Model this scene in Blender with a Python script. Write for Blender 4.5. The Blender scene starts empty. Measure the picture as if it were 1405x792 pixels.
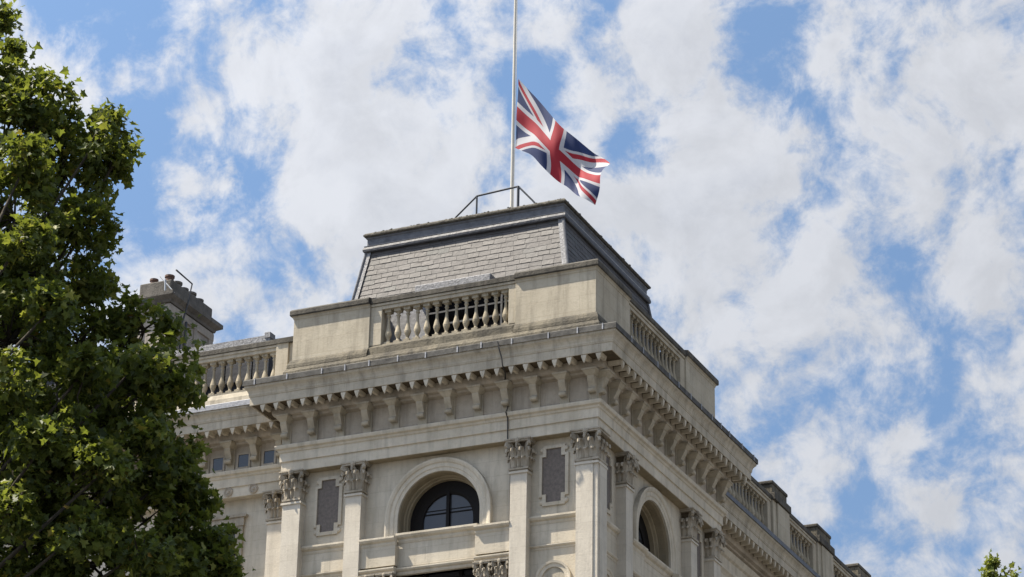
import bpy, math, random
from mathutils import Vector, Matrix, noise as mnoise
random.seed(7)
R = math.radians
scene = bpy.context.scene
COL = scene.collection

# ------------------------------------------------------------------ camera
CAM = (29.6666, -71.3437, 1.6)
cd = bpy.data.cameras.new("camera")
cd.sensor_width = 36.0
cd.lens = 36.0 * 3600.0 / 1405.0
cd.clip_start = 0.5
cd.clip_end = 6000
cam = bpy.data.objects.new("camera", cd)
COL.objects.link(cam)
cam.matrix_world = Matrix(((0.911953, 0.152454, 0.380919, CAM[0]),
                           (0.409947, -0.376750, -0.830664, CAM[1]),
                           (0.016873, 0.913683, -0.406076, CAM[2]),
                           (0, 0, 0, 1)))
scene.camera = cam
scene.view_settings.view_transform = 'Standard'
scene.view_settings.look = 'None'
scene.view_settings.exposure = 1.15
scene.view_settings.gamma = 1
scene.view_settings.use_curve_mapping = False

# ------------------------------------------------------------------ sun and sky
SUN_TO = Vector((-2.3, -1.0, 4.1)).normalized()
sd = bpy.data.lights.new("sun", 'SUN')
sd.energy = 5.0
sd.angle = R(0.53)
sd.color = (1.0, 0.91, 0.77)
sun = bpy.data.objects.new("sun", sd)
COL.objects.link(sun)
sun.location = (-40, -40, 80)
sun.rotation_euler = SUN_TO.to_track_quat('Z', 'Y').to_euler()

world = bpy.data.worlds.new("World")
scene.world = world
world.use_nodes = True


class NT:
    """tiny helper to write node trees"""
    def __init__(self, tree):
        self.t = tree
        self.n = tree.nodes
        self.l = tree.links

    def node(self, kind, ins=None, **kw):
        nd = self.n.new(kind)
        for k, v in kw.items():
            setattr(nd, k, v)
        if ins:
            for k, v in ins.items():
                if hasattr(v, 'links') or isinstance(v, bpy.types.NodeSocket):
                    self.l.new(v, nd.inputs[k])
                else:
                    nd.inputs[k].default_value = v
        return nd

    def math(self, op, a, b=None, c=None, clamp=False):
        ins = {0: a}
        if b is not None:
            ins[1] = b
        if c is not None:
            ins[2] = c
        nd = self.node('ShaderNodeMath', ins, operation=op)
        nd.use_clamp = clamp
        return nd.outputs[0]

    def vmath(self, op, a, b=None, scale=None):
        ins = {0: a}
        if b is not None:
            ins[1] = b
        nd = self.node('ShaderNodeVectorMath', ins, operation=op)
        if scale is not None:
            nd.inputs['Scale'].default_value = scale
        return nd

    def noise(self, vec, scale, detail=4, rough=0.5, dist=0.0):
        nd = self.node('ShaderNodeTexNoise', {'Vector': vec, 'Scale': scale, 'Detail': detail,
                                              'Roughness': rough, 'Distortion': dist})
        return nd

    def ramp(self, fac, stops, interp='LINEAR'):
        nd = self.node('ShaderNodeValToRGB', {'Fac': fac})
        nd.color_ramp.interpolation = interp
        els = nd.color_ramp.elements
        while len(els) < len(stops):
            els.new(0.5)
        for e, (p, c) in zip(els, stops):
            e.position = p
            e.color = c if len(c) == 4 else (*c, 1)
        return nd.outputs['Color']

    def mix(self, fac, a, b, mode='MIX'):
        nd = self.node('ShaderNodeMix', data_type='RGBA', blend_type=mode)
        for idx, v in ((0, fac), (6, a), (7, b)):
            if isinstance(v, bpy.types.NodeSocket):
                self.l.new(v, nd.inputs[idx])
            else:
                nd.inputs[idx].default_value = v if idx == 0 else ((*v, 1) if len(v) == 3 else v)
        return nd.outputs[2]

    def maprange(self, v, a, b, c, d, kind='LINEAR'):
        nd = self.node('ShaderNodeMapRange', {'Value': v, 'From Min': a, 'From Max': b, 'To Min': c, 'To Max': d},
                       interpolation_type=kind)
        return nd.outputs[0]


wt = NT(world.node_tree)
for nd in list(wt.n):
    wt.n.remove(nd)
sky = wt.node('ShaderNodeTexSky', sky_type='NISHITA', sun_disc=False)
sky.sun_elevation = math.asin(SUN_TO.z)
sky.sun_rotation = math.atan2(SUN_TO.x, SUN_TO.y)
sky.altitude = 20
sky.air_density = 1.0
sky.dust_density = 0.7
sky.ozone_density = 2.0
geo = wt.node('ShaderNodeNewGeometry')
dirv = wt.vmath('SCALE', geo.outputs['Incoming'], scale=-1.0).outputs[0]
tc = wt.node('ShaderNodeTexCoord')
dirv = wt.vmath('NORMALIZE', tc.outputs['Generated']).outputs[0]


def dir_of(u, v):
    """world direction of a cloud, from its bearing as measured on the photograph"""
    a = Vector(((u - 702.5) / 3600.0, -(v - 396.0) / 3600.0, -1.0))
    return (cam.matrix_world.to_3x3() @ a).normalized()


# large banks (+) and gaps (-) of the cloud layer: bearing, angular radius, weight
BLOBS = [
    (90, -5, 150, -.5), (150, 20, 120, -.75), (18, 20, 48, .6), (95, 105, 62, .75), (40, 75, 45, .5), (135, 145, 40, .5),
    (180, 300, 90, -.6), (190, 190, 70, -.5), (205, 95, 38, .62), (185, 120, 24, .35), (270, 165, 36, .8), (250, 255, 48, 1.1), (290, 280, 34, .8),
    (300, 60, 60, .35), (330, 240, 60, -.45), (330, 330, 70, -.55), (250, 375, 75, .6), (330, 370, 45, .3), (150, 345, 40, .3),
    (400, 345, 45, -.45), (420, 410, 60, .35), (330, 440, 45, .3),
    (500, 70, 140, .5), (480, 200, 150, .7), (590, 260, 130, .6), (360, 110, 60, .2), (470, 340, 70, .5), (395, 260, 40, .35),
    (625, 50, 42, -.5), (650, 110, 40, -.25), (675, 245, 32, -.4), (565, 120, 30, -.25), (690, 150, 50, .3),
    (775, 20, 48, .45), (760, 105, 52, -.55), (820, 70, 45, -.4), (835, 130, 40, .25), (860, 225, 55, -.6), (800, 190, 35, .15),
    (905, 110, 75, .5), (940, 25, 60, .45), (870, 30, 40, .3), (1020, 95, 52, -.22), (1005, 60, 25, .2), (980, 150, 40, .3), (1060, 20, 40, -.4),
    (1000, 210, 95, .65), (920, 290, 110, .65), (820, 310, 80, .45), (1080, 240, 60, .25), (1140, 40, 62, .65), (1230, 60, 50, -.5),
    (1130, 130, 42, -.5), (1170, 185, 40, -.3), (1095, 295, 42, -.5), (1130, 320, 35, -.3), (1240, 365, 42, -.6), (1205, 330, 32, -.4),
    (1310, 200, 130, .7), (1370, 70, 90, .5), (1050, 400, 90, .5), (1170, 440, 100, .5), (1350, 350, 80, .4), (940, 430, 60, .3),
    (1035, 470, 28, -.5), (1190, 540, 50, -.25), (1120, 620, 70, .55), (1050, 560, 60, .3), (1230, 520, 50, .3), (1370, 470, 70, .3),
    (1210, 690, 70, -.25), (1320, 640, 60, -.25), (1190, 655, 30, .2), (1245, 610, 30, .8), (1300, 705, 36, 1.0), (1150, 700, 50, -.3), (1355, 575, 45, .35),
    (1390, 720, 40, -.1), (1390, 770, 40, .5), (1250, 775, 60, .4), (1300, 460, 60, -.25), (1060, 700, 60, .2),
]
nv = wt.noise(dirv, 36.0, 6, 0.65)
off = wt.vmath('SCALE', wt.vmath('SUBTRACT', nv.outputs['Color'], (0.5, 0.5, 0.5)).outputs[0], scale=0.034).outputs[0]
nw = wt.noise(dirv, 15.0, 3, 0.5)
off2 = wt.vmath('SCALE', wt.vmath('SUBTRACT', nw.outputs['Color'], (0.5, 0.5, 0.5)).outputs[0], scale=0.03).outputs[0]
dw = wt.vmath('ADD', wt.vmath('ADD', dirv, off).outputs[0], off2).outputs[0]
acc = None
for (u, v, r, w) in BLOBS:
    c = dir_of(u, v)
    dist = wt.vmath('DISTANCE', dw, tuple(c)).outputs['Value']
    g = wt.maprange(dist, 0.0, r * 1.7 / 3600.0, w * 0.8, 0.0, 'SMOOTHSTEP')
    acc = g if acc is None else wt.math('ADD', acc, g)
n1 = wt.noise(dirv, 24.0, 7, 0.62, 0.3).outputs['Fac']
n2 = wt.noise(dirv, 75.0, 6, 0.65, 0.4).outputs['Fac']
n0 = wt.noise(dirv, 3.2, 3, 0.5).outputs['Fac']
base = wt.math('MULTIPLY_ADD', wt.math('SUBTRACT', n1, 0.5), 2.7, 0.50)
base = wt.math('MULTIPLY_ADD', wt.math('SUBTRACT', n2, 0.5), 1.2, base)
accs = wt.maprange(acc, -0.75, 0.75, -0.60, 0.54)
dens = wt.math('ADD', base, accs)
cov = wt.maprange(dens, 0.14, 0.90, 0.0, 1.0, 'SMOOTHSTEP')
# thick parts are a little greyer underneath than the thin bright rims
n3 = wt.noise(dirv, 30.0, 5, 0.55).outputs['Fac']
thick = wt.math('MULTIPLY', wt.maprange(dens, 0.8, 1.4, 0.0, 1.0), wt.maprange(n3, 0.38, 0.66, 0.0, 1.0))
cloudc = wt.mix(thick, (0.76, 0.775, 0.815), (0.64, 0.66, 0.71))
# sun-side relief: compare the noise with itself a little way towards the sun
sh_dir = wt.vmath('ADD', dirv, tuple(SUN_TO * 0.010 + Vector((-0.004, 0, 0)))).outputs[0]
n1b = wt.noise(sh_dir, 24.0, 7, 0.62, 0.3).outputs['Fac']
relief = wt.maprange(wt.math('SUBTRACT', n1b, n1), -0.10, 0.10, 1.07, 0.94)
cloudc = wt.node('ShaderNodeVectorMath', {0: cloudc, 1: wt.node('ShaderNodeCombineXYZ', {0: relief, 1: relief, 2: relief}).outputs[0]}, operation='MULTIPLY').outputs[0]
SKY_STR = 0.10
skyc = wt.node('ShaderNodeVectorMath', {0: sky.outputs[0]}, operation='SCALE')
skyc.inputs['Scale'].default_value = SKY_STR
clearc = wt.mix(0.55, skyc.outputs[0], (0.15, 0.26, 0.45))
final = wt.mix(wt.math('MULTIPLY', cov, 0.93), clearc, wt.vmath('SCALE', cloudc, scale=0.62).outputs[0])
# sky and clouds are brighter towards the sun
sdot = wt.math('MAXIMUM', wt.vmath('DOT_PRODUCT', dirv, tuple(SUN_TO)).outputs['Value'], 0.0)
glow = wt.math('MULTIPLY_ADD', wt.math('POWER', sdot, 3.0), 1.4, 0.625)
bg = wt.node('ShaderNodeBackground', {'Color': final, 'Strength': glow})
out = wt.node('ShaderNodeOutputWorld', {'Surface': bg.outputs[0]})
world.cycles.sampling_method = 'MANUAL'
world.cycles.sample_map_resolution = 1024


# ------------------------------------------------------------------ materials
def new_mat(name):
    m = bpy.data.materials.new(name)
    m.use_nodes = True
    t = NT(m.node_tree)
    b = m.node_tree.nodes['Principled BSDF']
    return m, t, b


def stone_mat(name, light, dark, dirt=0.5, joints=0.0, top=0.6, rough=0.85, bump=0.25):
    m, t, b = new_mat(name)
    g = t.node('ShaderNodeNewGeometry')
    pos = g.outputs['Position']
    nA = t.noise(pos, 0.9, 5, 0.6).outputs['Fac']
    nB = t.noise(pos, 7.0, 6, 0.7).outputs['Fac']
    stv = t.node('ShaderNodeMapping', {'Vector': pos, 'Scale': (3.2, 3.2, 0.35)})
    nC = t.noise(stv.outputs[0], 1.0, 5, 0.65).outputs['Fac']
    col = t.mix(t.maprange(nA, 0.3, 0.7, 0, 1), light, dark)
    grime = t.math('MULTIPLY', t.maprange(nC, 0.48, 0.75, 0, 1), dirt)
    col = t.mix(grime, col, tuple(c * 0.42 for c in dark))
    col = t.mix(t.math('MULTIPLY', t.maprange(nB, 0.5, 0.8, 0, 1), 0.45 * dirt + .1), col, tuple(c * 0.55 for c in dark))
    if joints:
        sx = t.node('ShaderNodeSeparateXYZ', {0: pos})
        cx = t.node('ShaderNodeCombineXYZ', {0: t.math('ADD', sx.outputs[0], sx.outputs[1]), 1: sx.outputs[2]})
        br = t.node('ShaderNodeTexBrick', {'Vector': cx.outputs[0], 'Scale': 1.0, 'Mortar Size': 0.009,
                                           'Mortar Smooth': 0.3, 'Brick Width': 1.15, 'Row Height': 0.52,
                                           'Color1': (1, 1, 1, 1), 'Color2': (0.86, 0.84, 0.81, 1), 'Mortar': (0.55, 0.52, 0.48, 1)})
        col = t.mix(joints, col, br.outputs['Color'], 'MULTIPLY')
    if top:
        nz = t.node('ShaderNodeSeparateXYZ', {0: g.outputs['Normal']}).outputs[2]
        nD = t.noise(pos, 3.5, 5, 0.7).outputs['Fac']
        f = t.math('MULTIPLY', t.maprange(nz, 0.25, 0.8, 0, 1), t.maprange(nD, 0.25, 0.55, 0.35, 1))
        col = t.mix(t.math('MULTIPLY', f, top), col, (0.085, 0.08, 0.07))
    t.l.new(col, b.inputs['Base Color'])
    b.inputs['Roughness'].default_value = rough
    b.inputs['Specular IOR Level'].default_value = 0.25
    bn = t.noise(pos, 14.0, 6, 0.7).outputs['Fac']
    bp = t.node('ShaderNodeBump', {'Height': bn, 'Strength': bump, 'Distance': 0.04})
    t.l.new(bp.outputs[0], b.inputs['Normal'])
    return m


M = {}
M['ashlar'] = stone_mat('portland_ashlar', (0.58, 0.522, 0.42), (0.465, 0.412, 0.32), 0.45, 0.34)
M['stone'] = stone_mat('portland_stone', (0.60, 0.54, 0.435), (0.465, 0.412, 0.32), 0.5, 0.0)
M['pale'] = stone_mat('portland_pale', (0.60, 0.55, 0.46), (0.49, 0.445, 0.37), 0.35, 0.28)
M['reveal_shade'] = stone_mat('shaded_reveal_stone', (0.33, 0.275, 0.185), (0.25, 0.205, 0.135), 0.4, 0.0)  # shadow of the arch and architrave put into a darker brown stone
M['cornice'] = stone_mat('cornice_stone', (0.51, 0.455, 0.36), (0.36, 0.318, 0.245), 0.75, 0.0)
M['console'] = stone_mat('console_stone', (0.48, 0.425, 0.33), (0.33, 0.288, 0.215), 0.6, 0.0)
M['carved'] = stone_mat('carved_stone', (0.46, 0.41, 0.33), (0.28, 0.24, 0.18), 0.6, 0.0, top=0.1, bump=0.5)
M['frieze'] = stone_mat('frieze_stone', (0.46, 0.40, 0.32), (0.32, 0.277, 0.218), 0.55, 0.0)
M['attic'] = stone_mat('attic_stone', (0.48, 0.43, 0.335), (0.38, 0.335, 0.255), 0.6, 0.4)
M['mossy'] = stone_mat('weathered_plinth', (0.21, 0.185, 0.135), (0.06, 0.055, 0.045), 1.0, 0.6, top=0.3, bump=1.0)
M['baluster'] = stone_mat('baluster_stone', (0.44, 0.385, 0.285), (0.24, 0.205, 0.145), 0.7, 0.0, top=.3, bump=.4)
M['coping'] = stone_mat('dark_coping', (0.13, 0.118, 0.095), (0.055, 0.05, 0.042), 0.9, 0.0, top=0.7, bump=0.6)
M['recess_shade'] = stone_mat('recess_shade_stone', (0.12, 0.092, 0.058), (0.07, 0.055, 0.037), 0.6, 0.0, top=0)  # dark brown standing in for shade under the cornice and inside capitals
M['chimney'] = stone_mat('sooty_chimney', (0.17, 0.155, 0.135), (0.085, 0.078, 0.068), 0.8, 0.0, top=0.6, bump=0.6)
M['chimney_body'] = stone_mat('chimney_body', (0.40, 0.36, 0.31), (0.24, 0.215, 0.185), 0.7, 0.2)


def simple(name, col, rough=0.6, metal=0.0, nscale=6.0, amt=0.35, bump=0.0, spec=0.4, stretch=None):
    m, t, b = new_mat(name)
    pos = t.node('ShaderNodeNewGeometry').outputs['Position']
    if stretch:
        pos = t.node('ShaderNodeMapping', {'Vector': pos, 'Scale': stretch}).outputs[0]
    n = t.noise(pos, nscale, 5, 0.65).outputs['Fac']
    c = t.mix(t.maprange(n, 0.3, 0.7, 0, 1), col, tuple(x * (1 - amt) for x in col))
    t.l.new(c, b.inputs['Base Color'])
    b.inputs['Roughness'].default_value = rough
    b.inputs['Metallic'].default_value = metal
    b.inputs['Specular IOR Level'].default_value = spec
    if bump:
        bp = t.node('ShaderNodeBump', {'Height': n, 'Strength': bump, 'Distance': 0.05})
        t.l.new(bp.outputs[0], b.inputs['Normal'])
    return m


M['lead'] = simple('lead_sheet', (0.115, 0.12, 0.135), 0.55, 0.0, 4.0, 0.55, 0.3, 0.4)
M['lead_flash'] = simple('lead_flashing', (0.125, 0.12, 0.11), 0.75, 0.0, 3.0, 0.7, 0.3, 0.2)
M['lead_light'] = simple('pale_lead', (0.33, 0.335, 0.355), 0.45, 0.0, 9.0, 0.4, 0.3, 0.5)
M['lead_cap'] = simple('mottled_lead', (0.30, 0.30, 0.31), 0.6, 0.0, 14.0, 0.75, 0.5, 0.4)
M['lead_black'] = simple('blackened_lead', (0.03, 0.031, 0.037), 0.6, 0.0, 5.0, 0.5, 0.3, 0.3)
M['lead_dark'] = simple('dark_lead', (0.075, 0.078, 0.09), 0.55, 0.0, 5.0, 0.5, 0.4, 0.4)
M['moss_lead'] = simple('mossy_lead', (0.12, 0.11, 0.09), 0.8, 0.0, 8.0, 0.7, 1.0, 0.2)
M['panel'] = simple('grey_brown_marble', (0.175, 0.145, 0.122), 0.6, 0.0, 9.0, 0.45, 0.1, 0.3)
M['frame'] = simple('dark_timber', (0.012, 0.010, 0.009), 0.6, 0.0, 8.0, 0.3, 0, 0.15)
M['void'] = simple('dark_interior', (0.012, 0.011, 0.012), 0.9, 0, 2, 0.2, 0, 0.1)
M['pipe'] = simple('dark_cable', (0.05, 0.045, 0.04), 0.6, 0, 5, 0.3)
M['rail'] = simple('grey_steel', (0.07, 0.075, 0.085), 0.7, 0.0, 8, 0.2, 0, .2)
M['rail_pale'] = simple('galvanised_steel', (0.42, 0.43, 0.44), 0.4, 0.4, 8, 0.2)
M['pole'] = simple('pole_paint', (0.55, 0.52, 0.45), 0.4, 0, 3, 0.2, 0, 0.5, (1, 1, .4))
M['clay'] = simple('clay_pot', (0.13, 0.075, 0.055), 0.8, 0, 9, 0.4)
M['asphalt'] = simple('asphalt', (0.055, 0.055, 0.055), 0.9, 0, 3, 0.3, 0.2)
M['paving'] = simple('paving', (0.14, 0.13, 0.115), 0.85, 0, 2, 0.3)
M['bark'] = simple('plane_bark', (0.07, 0.06, 0.045), 0.9, 0, 5, 0.6, 0.8, 0.2)
M['white'] = simple('road_paint', (0.75, 0.75, 0.72), 0.7, 0, 3, 0.15)

# glass
m, t, b = new_mat('window_glass')
b.inputs['Base Color'].default_value = (0.055, 0.058, 0.066, 1)
b.inputs['Roughness'].default_value = 0.06
b.inputs['Specular IOR Level'].default_value = 0.45
M['glass'] = m
m, t, b = new_mat('attic_glass')
b.inputs['Base Color'].default_value = (0.10, 0.13, 0.17, 1)
b.inputs['Roughness'].default_value = 0.15
b.inputs['Base Color'].default_value = (0.05, 0.06, 0.075, 1)
M['glass2'] = m

# slates: every slate is an island with its own tone
m, t, b = new_mat('slate')
g = t.node('ShaderNodeNewGeometry')
rnd = g.outputs['Random Per Island']
c = t.ramp(rnd, [(0, (0.034, 0.029, 0.027)), (0.5, (0.047, 0.040, 0.038)), (0.85, (0.060, 0.052, 0.049)), (1, (0.047, 0.050, 0.047))])
n = t.noise(g.outputs['Position'], 6.0, 5, 0.7).outputs['Fac']
c = t.mix(t.maprange(n, 0.45, 0.8, 0, 0.6), c, (0.038, 0.035, 0.03))
n_ = t.noise(g.outputs['Position'], 1.1, 4, 0.6).outputs['Fac']
c = t.mix(t.maprange(n_, 0.4, 0.7, 0, 0.5), c, (0.085, 0.08, 0.077))
t.l.new(c, b.inputs['Base Color'])
b.inputs['Roughness'].default_value = 0.6
b.inputs['Specular IOR Level'].default_value = 0.5
bp = t.node('ShaderNodeBump', {'Height': n, 'Strength': 0.4, 'Distance': 0.03})
t.l.new(bp.outputs[0], b.inputs['Normal'])
M['slate'] = m


def leaf_mat(name, cols):
    m, t, b = new_mat(name)
    g = t.node('ShaderNodeNewGeometry')
    c = t.ramp(g.outputs['Random Per Island'], cols)
    t.l.new(c, b.inputs['Base Color'])
    b.inputs['Roughness'].default_value = 0.55
    b.inputs['Specular IOR Level'].default_value = 0.3
    tr = t.node('ShaderNodeBsdfTranslucent', {'Color': t.mix(0.5, c, (0.26, 0.30, 0.03))})
    mx = t.node('ShaderNodeMixShader', {0: 0.42, 1: b.outputs[0], 2: tr.outputs[0]})
    t.l.new(mx.outputs[0], t.n['Material Output'].inputs['Surface'])
    return m


M['leaf'] = leaf_mat('plane_leaf', [(0, (0.030, 0.046, 0.010)), (0.4, (0.056, 0.080, 0.016)),
                                    (0.8, (0.098, 0.125, 0.025)), (0.985, (0.22, 0.22, 0.04)), (1.0, (0.20, 0.11, 0.02))])
M['leaf_young'] = leaf_mat('young_leaf', [(0, (0.06, 0.09, 0.02)), (0.6, (0.13, 0.16, 0.03)), (1.0, (0.22, 0.22, 0.06))])

# flag cloth
for nm, col in (('flag_red', (0.30, 0.018, 0.03)), ('flag_white', (0.44, 0.44, 0.46)), ('flag_blue', (0.018, 0.032, 0.10))):
    m, t, b = new_mat(nm)
    pos = t.node('ShaderNodeNewGeometry').outputs['Position']
    n = t.noise(pos, 60.0, 2, 0.5).outputs['Fac']
    c = t.mix(n, tuple(x * 1.1 for x in col), tuple(x * 0.85 for x in col))
    t.l.new(c, b.inputs['Base Color'])
    b.inputs['Roughness'].default_value = 0.8
    tr = t.node('ShaderNodeBsdfTranslucent', {'Color': c})
    mx = t.node('ShaderNodeMixShader', {0: 0.3, 1: b.outputs[0], 2: tr.outputs[0]})
    t.l.new(mx.outputs[0], t.n['Material Output'].inputs['Surface'])
    M[nm] = m


# ------------------------------------------------------------------ mesh helpers
class MB:
    def __init__(self):
        self.v = []
        self.f = []
        self.mi = []

    def add(self, vs, fs, mi=0):
        k = len(self.v)
        self.v += [tuple(p) for p in vs]
        for f in fs:
            self.f.append(tuple(i + k for i in f))
            self.mi.append(mi)

    def box(self, a, b, T=None, mi=0):
        (x0, y0, z0), (x1, y1, z1) = a, b
        vs = [(x0, y0, z0), (x1, y0, z0), (x1, y1, z0), (x0, y1, z0), (x0, y0, z1), (x1, y0, z1), (x1, y1, z1), (x0, y1, z1)]
        if T:
            vs = [T(*p) for p in vs]
        self.add(vs, [(0, 3, 2, 1), (4, 5, 6, 7), (0, 1, 5, 4), (1, 2, 6, 5), (2, 3, 7, 6), (3, 0, 4, 7)], mi)

    def frustum(self, a0, a1, z0, b0, b1, z1, T=None, mi=0):
        vs = [(a0[0], a0[1], z0), (a1[0], a0[1], z0), (a1[0], a1[1], z0), (a0[0], a1[1], z0),
              (b0[0], b0[1], z1), (b1[0], b0[1], z1), (b1[0], b1[1], z1), (b0[0], b1[1], z1)]
        if T:
            vs = [T(*p) for p in vs]
        self.add(vs, [(0, 3, 2, 1), (4, 5, 6, 7), (0, 1, 5, 4), (1, 2, 6, 5), (2, 3, 7, 6), (3, 0, 4, 7)], mi)

    def lathe(self, prof, c=(0, 0, 0), seg=12, T=None, mi=0, square=False):
        vs, fs = [], []
        for (r, z) in prof:
            for i in range(seg):
                a = 2 * math.pi * i / seg
                p = (c[0] + r * math.cos(a), c[1] + r * math.sin(a), c[2] + z)
                vs.append(T(*p) if T else p)
        for j in range(len(prof) - 1):
            for i in range(seg):
                i2 = (i + 1) % seg
                fs.append((j * seg + i, j * seg + i2, (j + 1) * seg + i2, (j + 1) * seg + i))
        fs.append(tuple(range(seg))[::-1])
        fs.append(tuple((len(prof) - 1) * seg + i for i in range(seg)))
        self.add(vs, fs, mi)

    def tube(self, pts, r, seg=8, mi=0, radii=None):
        pts = [Vector(p) for p in pts]
        vs, fs = [], []
        n = len(pts)
        for j, p in enumerate(pts):
            d = (pts[min(j + 1, n - 1)] - pts[max(j - 1, 0)]).normalized()
            a = d.cross(Vector((0, 0, 1)))
            if a.length < 1e-3:
                a = d.cross(Vector((1, 0, 0)))
            a.normalize()
            b2 = d.cross(a).normalized()
            rr = radii[j] if radii else r
            for i in range(seg):
                th = 2 * math.pi * i / seg
                vs.append(p + (a * math.cos(th) + b2 * math.sin(th)) * rr)
        for j in range(n - 1):
            for i in range(seg):
                i2 = (i + 1) % seg
                fs.append((j * seg + i, j * seg + i2, (j + 1) * seg + i2, (j + 1) * seg + i))
        fs.append(tuple(range(seg)))
        fs.append(tuple((n - 1) * seg + i for i in range(seg))[::-1])
        self.add(vs, fs, mi)

    def sweep(self, prof, path, closed=False, cap=True, mi=0):
        """prof = [(outward, z)...] closed section; path = plan points, outward is to the RIGHT of travel"""
        n = len(path)
        P2 = [Vector((p[0], p[1])) for p in path]
        nr = []
        for i in range(n if closed else n - 1):
            d = (P2[(i + 1) % n] - P2[i]).normalized()
            nr.append(Vector((d.y, -d.x)))
        vs, fs = [], []
        m = len(prof)
        for i in range(n):
            if closed:
                na, nb = nr[i - 1], nr[i]
            else:
                na, nb = nr[max(i - 1, 0)], nr[min(i, n - 2)]
            k = 1.0 + na.dot(nb)
            mv = (na + nb) / k
            for (o, z) in prof:
                q = P2[i] + mv * o
                vs.append((q.x, q.y, z))
        for i in range(n if closed else n - 1):
            i2 = (i + 1) % n
            for j in range(m):
                j2 = (j + 1) % m
                fs.append((i * m + j, i2 * m + j, i2 * m + j2, i * m + j2))
        if not closed and cap:
            fs.append(tuple(range(m)))
            fs.append(tuple((n - 1) * m + j for j in range(m))[::-1])
        self.add(vs, fs, mi)

    def build(self, name, mats, parent=None, loc=None, smooth=False, bevel=0, recalc=True):
        me = bpy.data.meshes.new(name)
        me.from_pydata(self.v, [], self.f)
        if not isinstance(mats, (list, tuple)):
            mats = [mats]
        for mm in mats:
            me.materials.append(mm)
        if len(mats) > 1:
            me.polygons.foreach_set('material_index', self.mi)
        if recalc:
            import bmesh
            bm = bmesh.new()
            bm.from_mesh(me)
            bmesh.ops.recalc_face_normals(bm, faces=bm.faces)
            bm.to_mesh(me)
            bm.free()
        if smooth:
            me.polygons.foreach_set('use_smooth', [True] * len(me.polygons))
        me.update()
        o = bpy.data.objects.new(name, me)
        COL.objects.link(o)
        if parent:
            o.parent = parent
        if loc:
            o.location = loc
        if bevel:
            bv = o.modifiers.new('bevel', 'BEVEL')
            bv.width = bevel
            bv.segments = 2
            bv.limit_method = 'ANGLE'
            bv.angle_limit = R(40)
        return o


def tag(o, label, cat, group=None, kind=None):
    o['label'] = label
    o['category'] = cat
    if group:
        o['group'] = group
    if kind:
        o['kind'] = kind
    return o


def empty(name, loc=(0, 0, 0)):
    o = bpy.data.objects.new(name, None)
    COL.objects.link(o)
    o.location = loc
    return o


def clone(o, parent, loc, rz=0.0):
    c = o.copy()
    COL.objects.link(c)
    c.parent = parent
    c.location = loc
    c.rotation_euler = (0, 0, rz)
    return c


# facade frames: u along the facade, o outwards, z up
def FRONT(u, o, z):
    return (-u, -o, z)


def SIDE(u, o, z):
    return (o, u, z)


LW_Y = 1.5       # face plane of the left wing
RW_X = -2.15     # face plane of the right wing


def LWING(u, o, z):
    return (-u, LW_Y - o, z)


def RWING(u, o, z):
    return (RW_X + o, u, z)


ROT = {FRONT: 0.0, SIDE: R(90), LWING: 0.0, RWING: R(90)}
W = 11.35

# ------------------------------------------------------------------ ground and streets
g = MB()
g.add([(-3000, -3000, 0), (3000, -3000, 0), (3000, 3000, 0), (-3000, 3000, 0)], [(0, 1, 2, 3)])
o = g.build('ground', M['paving'])
o['kind'] = 'structure'
g = MB()
g.box((-200, -62, 0.004), (200, -16, 0.008))
g.box((14, -15.9, 0.004), (26, 300, 0.008))
o = g.build('road', M['asphalt'])
o['kind'] = 'structure'
g = MB()
g.box((-200, -15.6, 0), (13.6, -15.3, 0.13))
g.box((13.3, -15.3, 0), (13.6, 300, 0.13))
g.box((-200, -62.4, 0), (200, -62.1, 0.13))
o = g.build('kerb', M['stone'])
o['kind'] = 'structure'
g = MB()
for i in range(-25, 26):
    g.box((i * 6.0, -39.1, 0.009), (i * 6.0 + 3, -38.95, 0.012))
o = g.build('road_markings', M['white'])
o['kind'] = 'structure'

# ------------------------------------------------------------------ THE BUILDING
B = empty('office_building', (0, 0, 0))
tag(B, 'pale stone classical corner building with balustrades, bracketed cornice and a slate mansard roof', 'building')

WALL_O = -0.35


def arch_wall(mb, T, u0, u1, z0, z1, uc, r, zs, zb, o, seg=24):
    """flat wall with an arched opening (spring zs, sill zb)"""
    mb.add([T(u0, o, z0), T(uc - r, o, z0), T(uc - r, o, z1), T(u0, o, z1)], [(0, 1, 2, 3)])
    mb.add([T(uc + r, o, z0), T(u1, o, z0), T(u1, o, z1), T(uc + r, o, z1)], [(0, 1, 2, 3)])
    if zb > z0:
        mb.add([T(uc - r, o, z0), T(uc + r, o, z0), T(uc + r, o, zb), T(uc - r, o, zb)], [(0, 1, 2, 3)])
    for i in range(seg):
        a0 = math.pi - math.pi * i / seg
        a1 = math.pi - math.pi * (i + 1) / seg
        p0 = (uc + r * math.cos(a0), zs + r * math.sin(a0))
        p1 = (uc + r * math.cos(a1), zs + r * math.sin(a1))
        mb.add([T(p0[0], o, p0[1]), T(p1[0], o, p1[1]), T(p1[0], o, z1), T(p0[0], o, z1)], [(0, 1, 2, 3)])


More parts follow.
